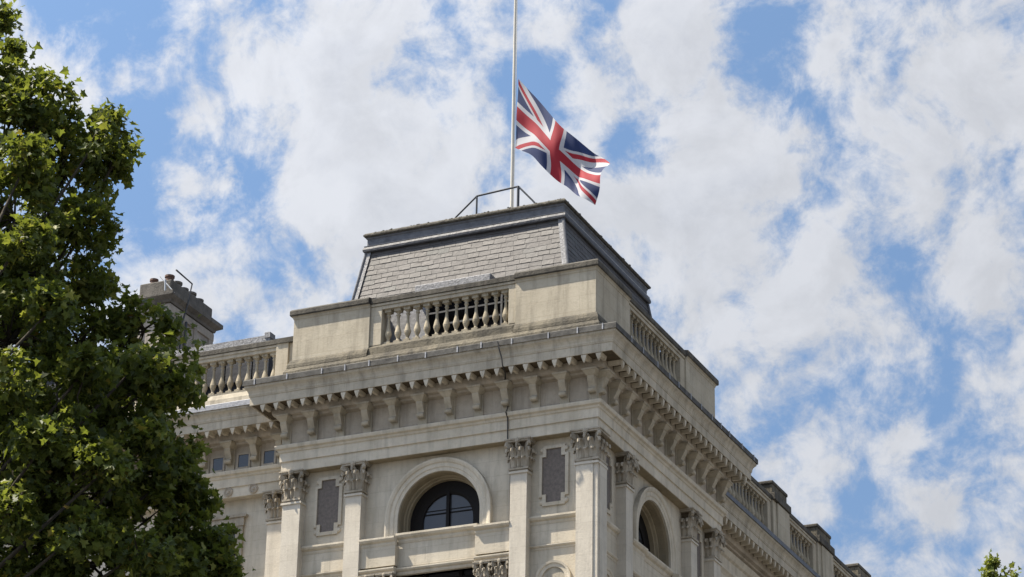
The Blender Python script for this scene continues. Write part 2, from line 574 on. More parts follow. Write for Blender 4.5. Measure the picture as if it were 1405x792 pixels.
def arch_sweep(mb, T, prof, uc, zs, zb, seg=32):
    """prof = closed [(radius, outward)...]; runs up one jamb, round the arch and down the other"""
    st = []
    st.append([(uc - r, o, zb) for r, o in prof])
    for i in range(seg + 1):
        a = math.pi - math.pi * i / seg
        st.append([(uc + r * math.cos(a), o, zs + r * math.sin(a)) for r, o in prof])
    st.append([(uc + r, o, zb) for r, o in prof])
    m = len(prof)
    vs = [T(*p) for s in st for p in s]
    fs = []
    for i in range(len(st) - 1):
        for j in range(m):
            j2 = (j + 1) % m
            fs.append((i * m + j, i * m + j2, (i + 1) * m + j2, (i + 1) * m + j))
    fs.append(tuple(range(m)))
    fs.append(tuple((len(st) - 1) * m + j for j in range(m))[::-1])
    mb.add(vs, fs)


# ---- capital meshes (Corinthian) -------------------------------------------------
def leaf_strip(mb, base, up, outd, side, h, w, curl):
    """an acanthus leaf that rises and rolls over outwards"""
    base = Vector(base); up = Vector(up); outd = Vector(outd); side = Vector(side)
    prof = [(0, 0.0, 0.8), (0.3, 0.03, 1.0), (0.6, 0.08, 1.0), (0.82, 0.22, 0.85), (0.95, 0.5, 0.75), (0.88, 0.95, 0.65), (0.70, 1.05, 0.4)]
    vs = []
    for (t_, c_, w_) in prof:
        p = base + up * h * t_ + outd * curl * c_
        mid = outd * curl * 0.16
        vs += [p - side * w * w_ * .5, p - side * w * w_ * .25 + mid * .6, p + mid, p + side * w * w_ * .25 + mid * .6, p + side * w * w_ * .5]
        vs += [q - outd * 0.03 for q in (p - side * w * w_ * .5, p - side * w * w_ * .25 + mid * .6, p + mid, p + side * w * w_ * .25 + mid * .6, p + side * w * w_ * .5)]
    fs = []
    n = len(prof)
    for j in range(n - 1):
        for i in range(4):
            fs.append((j * 10 + i, j * 10 + i + 1, (j + 1) * 10 + i + 1, (j + 1) * 10 + i))
            fs.append((j * 10 + 5 + i, (j + 1) * 10 + 5 + i, (j + 1) * 10 + 6 + i, j * 10 + 6 + i))
        for i in (0, 4):
            fs.append((j * 10 + i, (j + 1) * 10 + i, (j + 1) * 10 + 5 + i, j * 10 + 5 + i))
    fs.append(tuple([(n - 1) * 10 + i for i in range(5)] + [(n - 1) * 10 + 5 + i for i in range(4, -1, -1)]))
    mb.add(vs, fs)


def capital_mesh(w, d, H, faces=('f', 'l', 'r')):
    """w wide, d deep (towards the wall at +y), front at y=0; local x is lateral"""
    mb = MB()
    # astragal, bell, abacus
    mb.box((-w / 2 - .05, -.05, 0), (w / 2 + .05, d, .07))
    mb.frustum((-w / 2 + .03, .03), (w / 2 - .03, d), .07, (-w / 2 - .0, -.0), (w / 2 + .0, d), H - .10, mi=1)  # bell coloured dark as painted shade between the leaves
    hw = w / 2 + .13
    mb.box((-hw, -.13, H - .11), (hw, d, H - .05))
    mb.box((-hw - .03, -.16, H - .05), (hw + .03, d, H - .004))
    n = 3
    U = (0, 0, 1)
    def row(org, side, outd, length, cnt, z, h, curl, ww, shift=0.0):
        for i in range(cnt):
            s = (i + .5 + shift) / cnt
            if s < 0 or s > 1.01:
                continue
            p = Vector(org) + Vector(side) * length * s
            leaf_strip(mb, (p.x, p.y, z), U, outd, side, h, ww, curl)
    row((-w / 2, 0, 0), (1, 0, 0), (0, -1, 0), w, n, .07, H * .36, .17, w / n * .85)
    row((-w / 2, -.015, 0), (1, 0, 0), (0, -1, 0), w, 2, .09, H * .64, .24, w / n * .8)
    row((-w / 2, -.02, 0), (1, 0, 0), (0, -1, 0), w, 1, .09, H * .84, .20, w / n * .6)
    for sx in (-1, 1):
        row((sx * w / 2, 0, 0), (0, 1, 0), (sx, 0, 0), d, max(1, int(round(d / (w / n)))), .07, H * .36, .13, w / n * .9)
        row((sx * w / 2, 0, 0), (0, 1, 0), (sx, 0, 0), d, max(1, int(round(d / (w / n)))), .09, H * .62, .18, w / n * .8)
        # volute at the corner: a curled horn reaching the abacus corner, ending in a rolled knob
        leaf_strip(mb, (sx * (w / 2 - .03), 0.03, .1), U, (sx * .7, -.7, 0), (.7, sx * .7, 0), H * .66, w / n * .8, .2)
        leaf_strip(mb, (sx * (w / 2 - .06), 0.06, .35 * H), U, (sx * .7, -.7, 0), (.7, sx * .7, 0), H * .6, .13, .26)
        c = Vector((sx * (w / 2 + .07), -.07, H - .2))
        ax = Vector((.7, sx * .7, 0))
        ring = []
        o1 = Vector((sx * .7, -.7, 0))
        vs = []
        for k in (-1, 1):
            for i in range(10):
                a = 2 * math.pi * i / 10
                vs.append(c + ax * .05 * k + (o1 * math.cos(a) + Vector((0, 0, 1)) * math.sin(a)) * .095)
        fs = [(i, (i + 1) % 10, 10 + (i + 1) % 10, 10 + i) for i in range(10)] + [tuple(range(10))[::-1], tuple(range(10, 20))]
        mb.add(vs, fs)
        # inner scroll
        leaf_strip(mb, (sx * w * .2, -.03, .5 * H), (sx * -.25, 0, .95), (0, -1, 0), (1, 0, 0), H * .38, .09, .1)
    # rosette on the abacus
    mb.lathe([(.0, -.04), (.09, -.03), (.1, 0), (.06, .05), (.0, .06)], (0, 0, 0), 8,
             T=lambda x, y, z: (x, -.15 - z, H - .08 + y))
    return mb


CAP_H = 1.03
Z_NECK = 30.13
Z_ARCH = 31.17


def pilaster(T, u0, u1, zlow, rootname='pilaster', depth=0.35, panel=False, cap_src=None, mat='pale', label=None):
    mb = MB()
    mb.box((u0, -depth - .02, zlow), (u1, 0, Z_NECK), T)
    mb.box((u0 - .045, -depth - .02, Z_NECK - .12), (u1 + .045, .045, Z_NECK - .05), T)
    mb.box((u0 - .08, -depth - .02, zlow - .35), (u1 + .08, .08, zlow), T)
    mb.box((u0 - .12, -depth - .02, zlow - .9), (u1 + .12, .12, zlow - .35), T)
    ob = mb.build(rootname, M[mat], B, bevel=.008)
    c = clone(cap_src, ob, T((u0 + u1) / 2, 0, Z_NECK), ROT[T])
    if label:
        ob['label'] = label
    return ob


cap_proto = capital_mesh(.58, .35, CAP_H).build('capital', [M['carved'], M['recess_shade']], None)
cap_corner_mb = capital_mesh(.72, .72, CAP_H)
cap_corner = cap_corner_mb.build('capital', [M['carved'], M['recess_shade']], None)


# ---- console bracket of the frieze ------------------------------------------------
def console_mesh():
    mb = MB()
    # side profile (outward o, z relative to frieze bottom 32.1)
    prof = [(0, 0.0), (.05, .0), (.055, .20), (.07, .24), (.12, .25), (.20, .28), (.24, .34), (.22, .40), (.19, .44), (.22, .50), (.28, .60),
            (.33, .70), (.35, .80), (0, .80)]
    hw = .12
    vs, fs = [], []
    for sx in (-hw, hw):
        vs += [(sx, -o, z) for o, z in prof]
    n = len(prof)
    for i in range(n):
        j = (i + 1) % n
        fs.append((i, j, n + j, n + i))
    fs += [tuple(range(n)), tuple(range(n, 2 * n))[::-1]]
    mb.add(vs, fs)
    # back strip, scroll knobs, flaring cap
    mb.box((-hw - .04, -.05, -.02), (hw + .04, 0.0, .84))
    mb.lathe([(.0, -.125), (.06, -.125), (.075, -.06), (.075, .06), (.06, .125), (0, .125)], (0, 0, 0), 10,
             T=lambda x, y, z: (z, -.19 + x * 1.25, .33 + y * 1.2))
    mb.frustum((-hw - .01, -.36), (hw + .01, 0), .78, (-hw - .12, -.48), (hw + .12, 0), .92)
    mb.box((-hw - .13, -.50, .92), (hw + .13, 0, .99))
    return mb


console_proto = console_mesh().build('frieze_bracket', M['console'], None, bevel=0.01)


def modillion_mesh():
    mb = MB()
    # block that carries the soffit, and a pointed leaf hanging at its front end
    mb.frustum((-.05, -.40), (.05, 0), -.13, (-.085, -.44), (.085, 0), 0)
    vs = [(-.10, -.49, 0), (.10, -.49, 0), (.10, -.41, 0), (-.10, -.41, 0),
          (-.085, -.515, -.09), (.085, -.515, -.09), (.06, -.42, -.12), (-.06, -.42, -.12),
          (-.035, -.50, -.24), (.035, -.50, -.24), (.03, -.44, -.25), (-.03, -.44, -.25), (0, -.47, -.31)]
    mb.add(vs, [(0, 1, 5, 4), (1, 2, 6, 5), (2, 3, 7, 6), (3, 0, 4, 7), (4, 5, 9, 8), (5, 6, 10, 9), (6, 7, 11, 10), (7, 4, 8, 11),
                (8, 9, 12), (9, 10, 12), (10, 11, 12), (11, 8, 12), (0, 3, 2, 1)])
    return mb


modil_proto = modillion_mesh().build('modillion', M['stone'], None)

# ---- profiles ---------------------------------------------------------------------
# closed sections (outward, z), back edge inside the building
ARCHI = [(-.6, 31.17), (0, 31.17), (0, 31.52), (.05, 31.53), (.05, 31.83), (.085, 31.86), (.10, 31.92), (.17, 31.96), (.19, 32.04),
         (.19, 32.08), (0.0, 32.12), (-.6, 32.12)]
FRIEZE = [(-.6, 32.12), (-.06, 32.12), (-.03, 32.17), (-.06, 32.22), (-.06, 32.98), (.0, 33.0), (.10, 33.03), (.12, 33.09), (.26, 33.12), (.30, 33.2),
          (.30, 33.42), (-.6, 33.42)]
CORONA = [(-.6, 33.42), (.80, 33.42), (.81, 33.37), (.85, 33.37), (.85, 33.66), (.872, 33.665), (.872, 33.70), (.885, 33.71), (.89, 33.78), (.92, 33.86),
          (.965, 33.92), (.99, 33.935), (.99, 33.955), (1.01, 33.96), (1.01, 34.05), (-.6, 34.05)]
LEAD = [(-.5, 34.05), (1.0, 34.052), (1.045, 34.03), (1.055, 34.03), (1.055, 34.21), (1.03, 34.235), (.45, 34.42), (-.5, 34.50)]
SQ = [(0, 0), (0, W), (-W, W), (-W, 0)]     # counter-clockwise, outward = right of travel


def loop_sweep(name, prof, mat, z=0, parent=B, path=SQ, closed=True, bevel=0, extra=0):
    mb = MB()
    mb.sweep([(a + extra, c + z) for a, c in prof], path, closed)
    return mb.build(name, mat, parent, bevel=bevel)


# pavilion carcass: walls below the architrave
body = MB()


def pav_face(T, mb, both=True):
    uc, r, zs = 5.63, 1.47, 29.12
    arch_wall(mb, T, .35, W - .35, 27.35, 31.17, uc, r, zs, 28.32, WALL_O)
    # lower wall round the big opening of the floor below
    mb.add([T(.35, WALL_O, 0), T(3.9, WALL_O, 0), T(3.9, WALL_O, 27.35), T(.35, WALL_O, 27.35)], [(0, 1, 2, 3)])
    mb.add([T(7.36, WALL_O, 0), T(W - .35, WALL_O, 0), T(W - .35, WALL_O, 27.35), T(7.36, WALL_O, 27.35)], [(0, 1, 2, 3)])
    mb.add([T(3.9, WALL_O, 0), T(7.36, WALL_O, 0), T(7.36, WALL_O, 21.5), T(3.9, WALL_O, 21.5)], [(0, 1, 2, 3)])


pav_face(FRONT, body)
pav_face(SIDE, body)
# return walls (left, back) as plain faces
body.add([(-W + .35, .35, 0), (-W + .35, W - .35, 0), (-W + .35, W - .35, 31.17), (-W + .35, .35, 31.17)], [(0, 1, 2, 3)])
body.add([(-W + .35, W - .35, 0), (-.35, W - .35, 0), (-.35, W - .35, 31.17), (-W + .35, W - .35, 31.17)], [(0, 1, 2, 3)])
wall = body.build('wall', M['ashlar'], B, recalc=False)
loop_sweep('architrave', ARCHI, M['stone'], bevel=.006)
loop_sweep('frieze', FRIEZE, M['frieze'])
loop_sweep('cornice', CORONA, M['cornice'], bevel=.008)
SOFF_SHADE = [(.29, 33.40), (.795, 33.40), (.795, 33.416), (.29, 33.416)]  # thin dark plate, cornice shade painted by its colour
loop_sweep('soffit_shade', SOFF_SHADE, M['recess_shade'])
SOFF_SHADE2 = [(-.34, 31.155), (-.02, 31.155), (-.02, 31.168), (-.34, 31.168)]  # thin brown plate painting the shadow band under the architrave
loop_sweep('soffit_shade', SOFF_SHADE2, M['reveal_shade'])
lead_p = loop_sweep('cornice_flashing', LEAD, M['lead_flash'])
# standing seams in the flashing (little bright clips)
cl = MB()
cl.box((-.022, -.012, -.11), (.022, .012, .10))
clip0 = cl.build('flashing_clip', M['lead_light'], lead_p, loc=FRONT(-.6, 1.06, 34.14))
u = .26
crnd = random.Random(9)
while u < W + 1:
    clone(clip0, lead_p, FRONT(u, 1.06, 34.14 + crnd.uniform(-.03, .02)))
    if u > 0:
        clone(clip0, lead_p, SIDE(u, 1.06, 34.14), R(90))
    u += crnd.uniform(.8, 1.35)


def put(proto, T, u, o, z, parent=B):
    return clone(proto, parent, T(u, o, z), ROT[T])


# consoles and modillions of the pavilion
first_c = [True]
cons_n, mod_n = [], []
for T in (FRONT, SIDE):
    for i in range(12):
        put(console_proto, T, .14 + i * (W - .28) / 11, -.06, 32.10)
    for i in range(-1, 24):
        uu = .14 + (i - .5 + .5) * (W - .28) / 22
        if T is SIDE and i == -1:
            continue
        put(modil_proto, T, uu, .32, 33.402)
for i in range(2):
    put(console_proto, lambda u, o, z: (-W - o, u, z), 0, 0, 0) if False else None


# ---- bays: pilasters, arch, windows, string courses ------------------------------------
def bay(T, side=False):
    # pilasters
    lab = None
    for (u0, u1) in ((2.41, 2.99), (8.30, 8.87)):
        pilaster(T, u0, u1, 21.2, cap_src=cap_proto)
    pilaster(T, 10.55, 11.22, 21.2, cap_src=cap_proto)
    # archivolt
    uc, zs = 5.63, 29.12
    mb = MB()
    o = WALL_O
    prof = [(1.46, o - .02), (1.46, o + .07), (1.57, o + .075), (1.60, o + .10), (1.72, o + .105), (1.75, o + .14), (1.83, o + .17), (1.88, o + .17), (1.89, o + .10), (1.89, o - .02)]
    arch_sweep(mb, T, prof, uc, zs, 28.40)
    aw = mb.build('archivolt', M['stone'], B, smooth=False)
    # reveal with an inner moulding
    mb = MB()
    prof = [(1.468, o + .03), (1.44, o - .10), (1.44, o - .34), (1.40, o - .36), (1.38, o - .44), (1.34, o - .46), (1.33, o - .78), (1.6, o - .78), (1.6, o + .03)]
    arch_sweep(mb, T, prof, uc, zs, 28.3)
    mb.build('arch_reveal', M['reveal_shade'], B)
    # window: dark timber frame with two panes
    wf = MB()
    wo = o - .70
    prof = [(.90, wo), (.90, wo + .06), (.98, wo + .09), (1.36, wo + .09), (1.36, wo - .04), (.90, wo - .04)]
    arch_sweep(wf, T, prof, uc, zs, 28.25)
    wf.box((uc - .055, wo - .03, 28.25), (uc + .055, wo + .10, zs + 1.0), T)
    wf.box((uc - 1.1, wo - .03, 28.25), (uc + 1.1, wo + .08, 28.40), T)
    wf.box((uc - .92, wo - .02, 29.38), (uc + .92, wo + .03, 29.42), T)
    wf.box((uc - .92, wo - .02, 29.50), (uc + .92, wo + .02, 29.53), T)
    fr = wf.build('window_frame', M['frame'], B)
    gl = MB()
    pts = [(uc - .93, 28.3)] + [(uc + .93 * math.cos(math.pi - math.pi * i / 20), zs + .93 * math.sin(math.pi - math.pi * i / 20)) for i in range(21)] + [(uc + .93, 28.3)]
    gl.add([T(a, wo + .005, c) for a, c in pts] + [T(a, wo - .012, c) for a, c in pts],
           [tuple(range(len(pts))), tuple(range(len(pts), 2 * len(pts)))[::-1]])
    gl.build('pane', M['glass'], fr)
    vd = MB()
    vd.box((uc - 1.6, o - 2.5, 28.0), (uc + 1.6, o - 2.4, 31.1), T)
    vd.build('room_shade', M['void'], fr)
    # string courses between the outer pilasters, impost ledges next to the arch
    IMP = [(-.1, 28.30), (.02, 28.30), (.05, 28.36), (.05, 28.42), (.12, 28.46), (.16, 28.52), (.16, 28.58), (-.1, 28.64)]

    def ledge(name, u0, u1, ofs, dz, scale=1.0, mat='stone', zz=28.30):
        mb = MB()
        vs, fs = [], []
        pr = [(a * scale if a > 0 else a, (c - 28.30) * scale + zz + dz) for a, c in IMP]
        for uu in (u0, u1):
            vs += [T(uu, a + ofs, c) for a, c in pr]
        n = len(pr)
        for i in range(n):
            fs.append((i, (i + 1) % n, n + (i + 1) % n, n + i))
        fs += [tuple(range(n)), tuple(range(n, 2 * n))[::-1]]
        mb.add(vs, fs)
        return mb.build(name, M[mat], B)
    outer = [(.72, 2.41), (8.87, 10.55)]
    for (a, b_) in outer:
        ledge('string_course', a, b_, o, 0)
        ledge('string_course', a, b_, o, 0, .55, zz=27.48)
        mb = MB()
        mb.box((a, o - .02, 27.66), (b_, o + .035, 28.30), T)
        mb.build('string_course', M['ashlar'], B)
    for (a, b_) in ((2.99, 4.22), (7.04, 8.30)):
        ledge('impost', a, b_, -.12, -.12)
        mb = MB()
        mb.box((a, o - .02, 27.52), (b_, -.10, 28.19), T)
        mb.box((a, o - .02, 21.2), (b_, -.34, 26.4), T)
        mb.build('impost_block', M['ashlar'], B)
        ledge('impost', a, b_, -.12, 0, .7, zz=27.24)
        # small order under the impost
        for k, uu in enumerate((a + .33, b_ - .28)):
            mb = MB()
            ww = .19
            mb.box((uu - ww, -.33, 21.6), (uu + ww, -.12, 26.45), T)
            sh = mb.build('small_column', M['pale'], B)
            c = clone(cap_proto, sh, T(uu, -.10, 26.47), ROT[T])
            c.scale = (.68, .68, .76)
    ledge('sill', 4.20, 7.06, o + .02, -.02, 1.1)
    mb = MB()
    mb.box((3.9, o - .3, 27.50), (7.36, o + .03, 28.28), T)
    mb.build('sill_block', M['ashlar'], B)
    ledge('sill', 4.20, 7.06, o + .02, 0, .8, zz=27.22)
    # dark window of the floor below
    mb = MB()
    mb.box((4.2, o - .6, 21.6), (7.06, o - .5, 27.3), T)
    lowf = mb.build('lower_window', M['glass'], B)
    mb = MB()
    for uu in (4.2, 4.95, 6.2, 7.0):
        mb.box((uu, o - .5, 21.6), (uu + .12, o - .4, 27.3), T)
    for zz in (21.6, 24.5, 27.0):
        mb.box((4.2, o - .5, zz), (7.06, o - .41, zz + .12), T)
    mb.build('window_frame', M['frame'], lowf)
    # marble panels with their lugged frames
    pcs = (1.62, 9.68) if T is FRONT else (1.50, 9.70)
    for pc in pcs:
        hw = .40
        z0, z1 = 29.02, 30.82
        pb = MB()
        hn = .26

        def cross(b0, bz0, bz1, bn, bstep):
            return [(-bn, bz0), (bn, bz0), (bn, bz0 + bstep), (b0, bz0 + bstep), (b0, bz1 - bstep), (bn, bz1 - bstep), (bn, bz1),
                    (-bn, bz1), (-bn, bz1 - bstep), (-b0, bz1 - bstep), (-b0, bz0 + bstep), (-bn, bz0 + bstep)]
        ins = cross(hw, z0, z1, hn, .27)
        outp = cross(hw + .11, z0 - .11, z1 + .11, hn + .13, .30)
        vs = [T(pc + a, o + .02, c) for a, c in ins]
        pb.add(vs, [tuple(range(12))])
        po = pb.build('wall_panel', M['panel'], B)
        fb = MB()
        for k in range(12):
            k2 = (k + 1) % 12
            for oo, oo2 in ((.07, .07),):
                a, b2, c2, d2 = ins[k], ins[k2], outp[k2], outp[k]
                q = [T(pc + a[0], o + .07, a[1]), T(pc + b2[0], o + .07, b2[1]), T(pc + c2[0], o + .05, c2[1]), T(pc + d2[0], o + .05, d2[1]),
                     T(pc + a[0], o - .01, a[1]), T(pc + b2[0], o - .01, b2[1]), T(pc + c2[0], o - .01, c2[1]), T(pc + d2[0], o - .01, d2[1])]
                fb.add(q, [(0, 1, 2, 3), (4, 7, 6, 5), (0, 4, 5, 1), (3, 2, 6, 7)])
        # little round bosses in the four notches
        for sx in (-1, 1):
            for zz in (z0 + .02, z1 - .02):
                fb.lathe([(0, -.01), (.085, 0), (.075, .04), (.04, .055), (0, .06)], (0, 0, 0), 10,
                         T=lambda x, y, z, sx=sx, zz=zz: T(pc + sx * (hw + .02) + x, o + z, zz + y))
        fb.build('panel_frame', M['ashlar'], po)
    # round-headed niche under each string course
    npc = (1.60, 9.70)
    for pc in npc:
        nb = MB()
        rr = .40
        zs2 = 26.48
        prof = [(rr, o - .02), (rr, o + .05), (rr + .10, o + .06), (rr + .13, o + .09), (rr + .20, o + .10), (rr + .20, o - .02)]
        arch_sweep(nb, T, prof, pc, zs2, 22.5, 20)
        no = nb.build('niche', M['stone'], B)
        vb = MB()
        pts = [(pc - rr, 22.5)] + [(pc + rr * math.cos(math.pi - math.pi * i / 16), zs2 + rr * math.sin(math.pi - math.pi * i / 16)) for i in range(17)] + [(pc + rr, 22.5)]
        vb.add([T(a, o + .012, c) for a, c in pts], [tuple(range(len(pts)))])
        vb.build('niche_back', M['cornice'], no)


bay(FRONT)
bay(SIDE)

# corner pier (both faces) with a sunk groove beside the arris
mb = MB()
mb.box((-.70, .02, 21.2), (0, .72, Z_NECK))
mb.box((-.72, -.015, 21.2), (-.15, .4, Z_NECK))
mb.box((-.4, .15, 21.2), (.03, .72, Z_NECK))
mb.box((-.77, -.045, Z_NECK - .12), (.045, .77, Z_NECK - .05))
mb.box((-.8, -.1, 20.3), (.1, .8, 21.2))
pier = mb.build('pilaster', M['pale'], B)
pier['label'] = 'square corner pilaster turning onto both street fronts'
c = clone(cap_corner, pier, (-.36, 0, Z_NECK), 0)

# cable running down the front through the cornice
mb = MB()
mb.tube([(-3.02, -1.10, 34.16), (-2.98, -1.09, 33.95), (-2.90, -1.02, 33.6), (-2.88, -.99, 33.36), (-2.98, -.55, 33.28), (-3.10, -.28, 33.15), (-3.12, -.12, 32.9),
         (-3.10, .0, 32.4), (-3.10, -.12, 32.16), (-3.08, -.24, 32.07), (-3.07, -.10, 31.9), (-3.07, -.07, 31.2), (-3.10, .25, 31.1), (-3.1, .3, 21)], .024)
mb.build('downpipe', M['pipe'], B)


# ------------------------------------------------------------------ attic: pedestals and balustrades
def baluster_mesh():
    prof = [(.095, 0), (.095, .10), (.065, .12), (.05, .17), (.065, .22), (.105, .32), (.115, .39), (.10, .47), (.062, .62), (.046, .80),
            (.048, .95), (.06, .99), (.078, 1.02), (.06, 1.05), (.055, 1.09), (.10, 1.14), (.10, 1.2)]
    mb = MB()
    mb.lathe(prof, (0, 0, 0), 14)
    mb.box((-.11, -.11, 0), (.11, .11, .08))
    mb.box((-.115, -.115, 1.15), (.115, .115, 1.262))
    return mb


bal_proto = baluster_mesh().build('baluster', M['baluster'], None)
for p in bal_proto.data.polygons:
    p.use_smooth = len(p.vertices) == 4 and False

A0 = .12   # attic face set back from the architrave face
PED_BASE = [(-.9, 34.9), (.13, 34.9), (.12, 35.02), (.07, 35.14), (.015, 35.22), (-.9, 35.22)]
PED = [(-.9, 35.0), (.0, 35.0), (.0, 36.70), (.02, 36.72), (.035, 36.78), (.08, 36.82), (-.9, 36.82)]
PLN = [(-1.3, 34.3), (.22, 34.3), (.20, 34.75), (.10, 34.93), (-1.3, 34.93)]
PCOP = [(-1.0, 36.815), (.10, 36.82), (.12, 36.86), (.12, 37.0), (.08, 37.06), (-.3, 37.13), (-1.0, 37.13)]


def L_sweep(name, prof, path, mat, parent=B, bevel=0.0):
    mb = MB()
    mb.sweep(prof, path, False)
    return mb.build(name, mat, parent, bevel=bevel)


def shift(path, d=0):
    return path


AL, AR = -11.23, -.12
AB = 11.23
# plinth course all round
mb = MB()
mb.sweep(PLN, [(AL, AB), (AL, A0), (AR, A0), (AR, AB), (AL, AB)][0:4], False)
mb.build('attic_plinth', M['mossy'], B)
# pedestals: three L-shaped or straight blocks
peds = {
    'right corner': [(-2.98, A0), (AR, A0), (AR, 2.98)],
    'left corner': [(AL, 2.98), (AL, A0), (-8.33, A0)],
    'far corner': [(AR, 8.33), (AR, AB), (-2.98, AB)],
}
for k, path in peds.items():
    ob = L_sweep('pedestal', PED, path, M['attic'], bevel=.01)
    L_sweep('coping', PCOP, path, M['coping'], ob, bevel=.01)
    L_sweep('pedestal_base', PED_BASE, path, M['mossy'], ob)


def balustrade(T, u0, u1, of, n, z0=35.34, hp=.45, ends=True, zfoot=34.9, mat='attic', z1=36.60):
    """half piers at both ends, n balusters, rail on top; returns the part"""
    ha, hb = hp if isinstance(hp, tuple) else (hp, hp)
    mb = MB()
    # foot course
    mb.add([T(u0, of + .02, zfoot), T(u1, of + .02, zfoot), T(u1, of + .0, z0 - .12), T(u0, of, z0 - .12), T(u0, of - .10, z0), T(u1, of - .10, z0),
            T(u0, of - .5, z0), T(u1, of - .5, z0)], [(0, 1, 2, 3), (3, 2, 5, 4), (4, 5, 7, 6)])
    foot = mb.build('balustrade', M['mossy'], B)
    if ends:
        for (a, b_) in ((u0, u0 + ha), (u1 - hb, u1)):
            mb = MB()
            mb.box((a, of - .45, z0 - .02), (b_, of - .06, z1 + .1), T)
            mb.build('half_pier', M[mat], foot, bevel=.008)
    mb = MB()
    mb.box((u0, of - .44, z1), (u1, of - .07, z1 + .13), T)
    mb.box((u0, of - .47, z1 + .13), (u1, of - .03, z1 + .22), T)
    mb.build('rail', M[mat], foot, bevel=.01)
    mb = MB()
    mb.box((u0, of - .50, z1 + .22), (u1, of + .01, z1 + .40), T)
    mb.build('coping', M['coping'], foot, bevel=.015)
    a, b_ = (u0 + ha, u1 - hb) if ends else (u0, u1)
    for i in range(n):
        uu = a + (b_ - a) * (i + .5) / n
        put(bal_proto, T, uu, of - .25, z0, foot)
    return foot


balustrade(FRONT, 2.98, 8.33, -A0, 13, hp=(.27, .42))
balustrade(SIDE, 2.98, 8.33, -A0, 13, hp=(.27, .42))

# roof deck inside the attic (lead) and dark gutter
mb = MB()
mb.box((-10.9, .5, 34.4), (-.5, 10.9, 34.9))
mb.build('roof_deck', M['lead_dark'], B)

# ------------------------------------------------------------------ mansard roof
MF, MBK, MLx, MRx = 1.60, 9.2, -9.30, -1.95      # slate top edge
K = .30
ZT, ZB = 39.56, 37.0
mans = MB()
mans.frustum((MLx - K * 1.35, MF - K * 1.35), (MRx + K * 1.35, MBK + K * 1.35), ZB, (MLx, MF), (MRx, MBK), ZT)
mans.box((MLx - .36, MF - .36, 34.9), (MRx + .36, MBK + .36, ZB))
roof = mans.build('mansard_roof', M['lead_dark'], B)
# slates, one thin tile each


def slate_face(name, A, Bp, Cp, D, rows, tw, parent, skip=None):
    """A,Bp bottom corners; D,Cp top corners (A->Bp runs along the eaves)"""
    A, Bp, Cp, D = map(Vector, (A, Bp, Cp, D))
    nrm = (Bp - A).cross(D - A).normalized()
    mb = MB()
    rnd = random.Random(5)
    slope = (D - A)
    ex = (Bp - A).normalized()
    for r_ in range(rows):
        t0 = r_ / rows
        t1 = min((r_ + 1.12) / rows, 1.0)
        L0 = A.lerp(D, t0); R0 = Bp.lerp(Cp, t0)
        L1 = A.lerp(D, t1); R1 = Bp.lerp(Cp, t1)
        width = (R0 - L0).length
        up = (L1 - L0) - ex * (L1 - L0).dot(ex)
        cur = -(0 if r_ % 2 else tw * .5)
        while cur < width:
            wv = tw * rnd.uniform(.93, 1.07)
            a = max(cur, 0); b2 = min(cur + wv, width)
            lim1 = (L1 - L0).dot(ex); lim2 = width + (R1 - R0).dot(ex)
            if b2 - a > .03:
                j = rnd.uniform(-.018, .018)
                gp = .005
                lift = .017 + rnd.uniform(-.004, .005)
                p0 = L0 + ex * (a + gp) + up * (j / up.length) + nrm * lift
                p1 = L0 + ex * (b2 - gp) + up * (j / up.length) + nrm * lift
                ua = max(a + gp, lim1); ub = min(b2 - gp, lim2)
                if ub > ua:
                    p2 = L0 + ex * ub + up + nrm * .006
                    p3 = L0 + ex * ua + up + nrm * .006
                    bk = nrm * -.03
                    mb.add([p0, p1, p2, p3, p0 + bk, p1 + bk, p2 + bk, p3 + bk],
                           [(0, 1, 2, 3), (0, 4, 5, 1), (1, 5, 6, 2), (3, 2, 6, 7), (0, 3, 7, 4)])
            cur += wv
    ob = mb.build(name, M['slate'], parent, recalc=False)
    return ob


kk = K * 1.35
bA = (MLx - kk, MF - kk, ZB); bB = (MRx + kk, MF - kk, ZB)
tA = (MLx, MF, ZT); tB = (MRx, MF, ZT)
s1 = slate_face('slates', bA, bB, tB, tA, 13, .44, roof)
bC = (MRx + kk, MBK + kk, ZB); tC = (MRx, MBK, ZT)
s2 = slate_face('slates', bB, bC, tC, tB, 13, .44, roof)
# lead rolls on the hips
for (p, q) in ((bA, tA), (bB, tB), (bC, tC)):
    hp = MB()
    p = Vector(p); q = Vector(q)
    d = Vector((1 if p.x > -5 else -1, -1 if p.y < 5 else 1, 0)) * .03
    hp.tube([p + d, q + d], .055, 8)
    hp.build('hip_roll', M['lead'], roof)
for (p, q, sx) in ((bA, tA, 1), (bB, tB, -1)):
    hp = MB()
    p = Vector(p); q = Vector(q); n_ = Vector((0, -.045, .01))
    e = Vector((sx * .17, 0, 0))
    hp.add([p + n_, p + n_ + e, q + n_ + e, q + n_], [(0, 1, 2, 3)])
    hp.add([p + n_ * .2, p + n_ * .2 + e, q + n_ * .2 + e, q + n_ * .2], [(0, 1, 2, 3)])
    hp.build('hip_flashing', M['lead_cap'], roof)
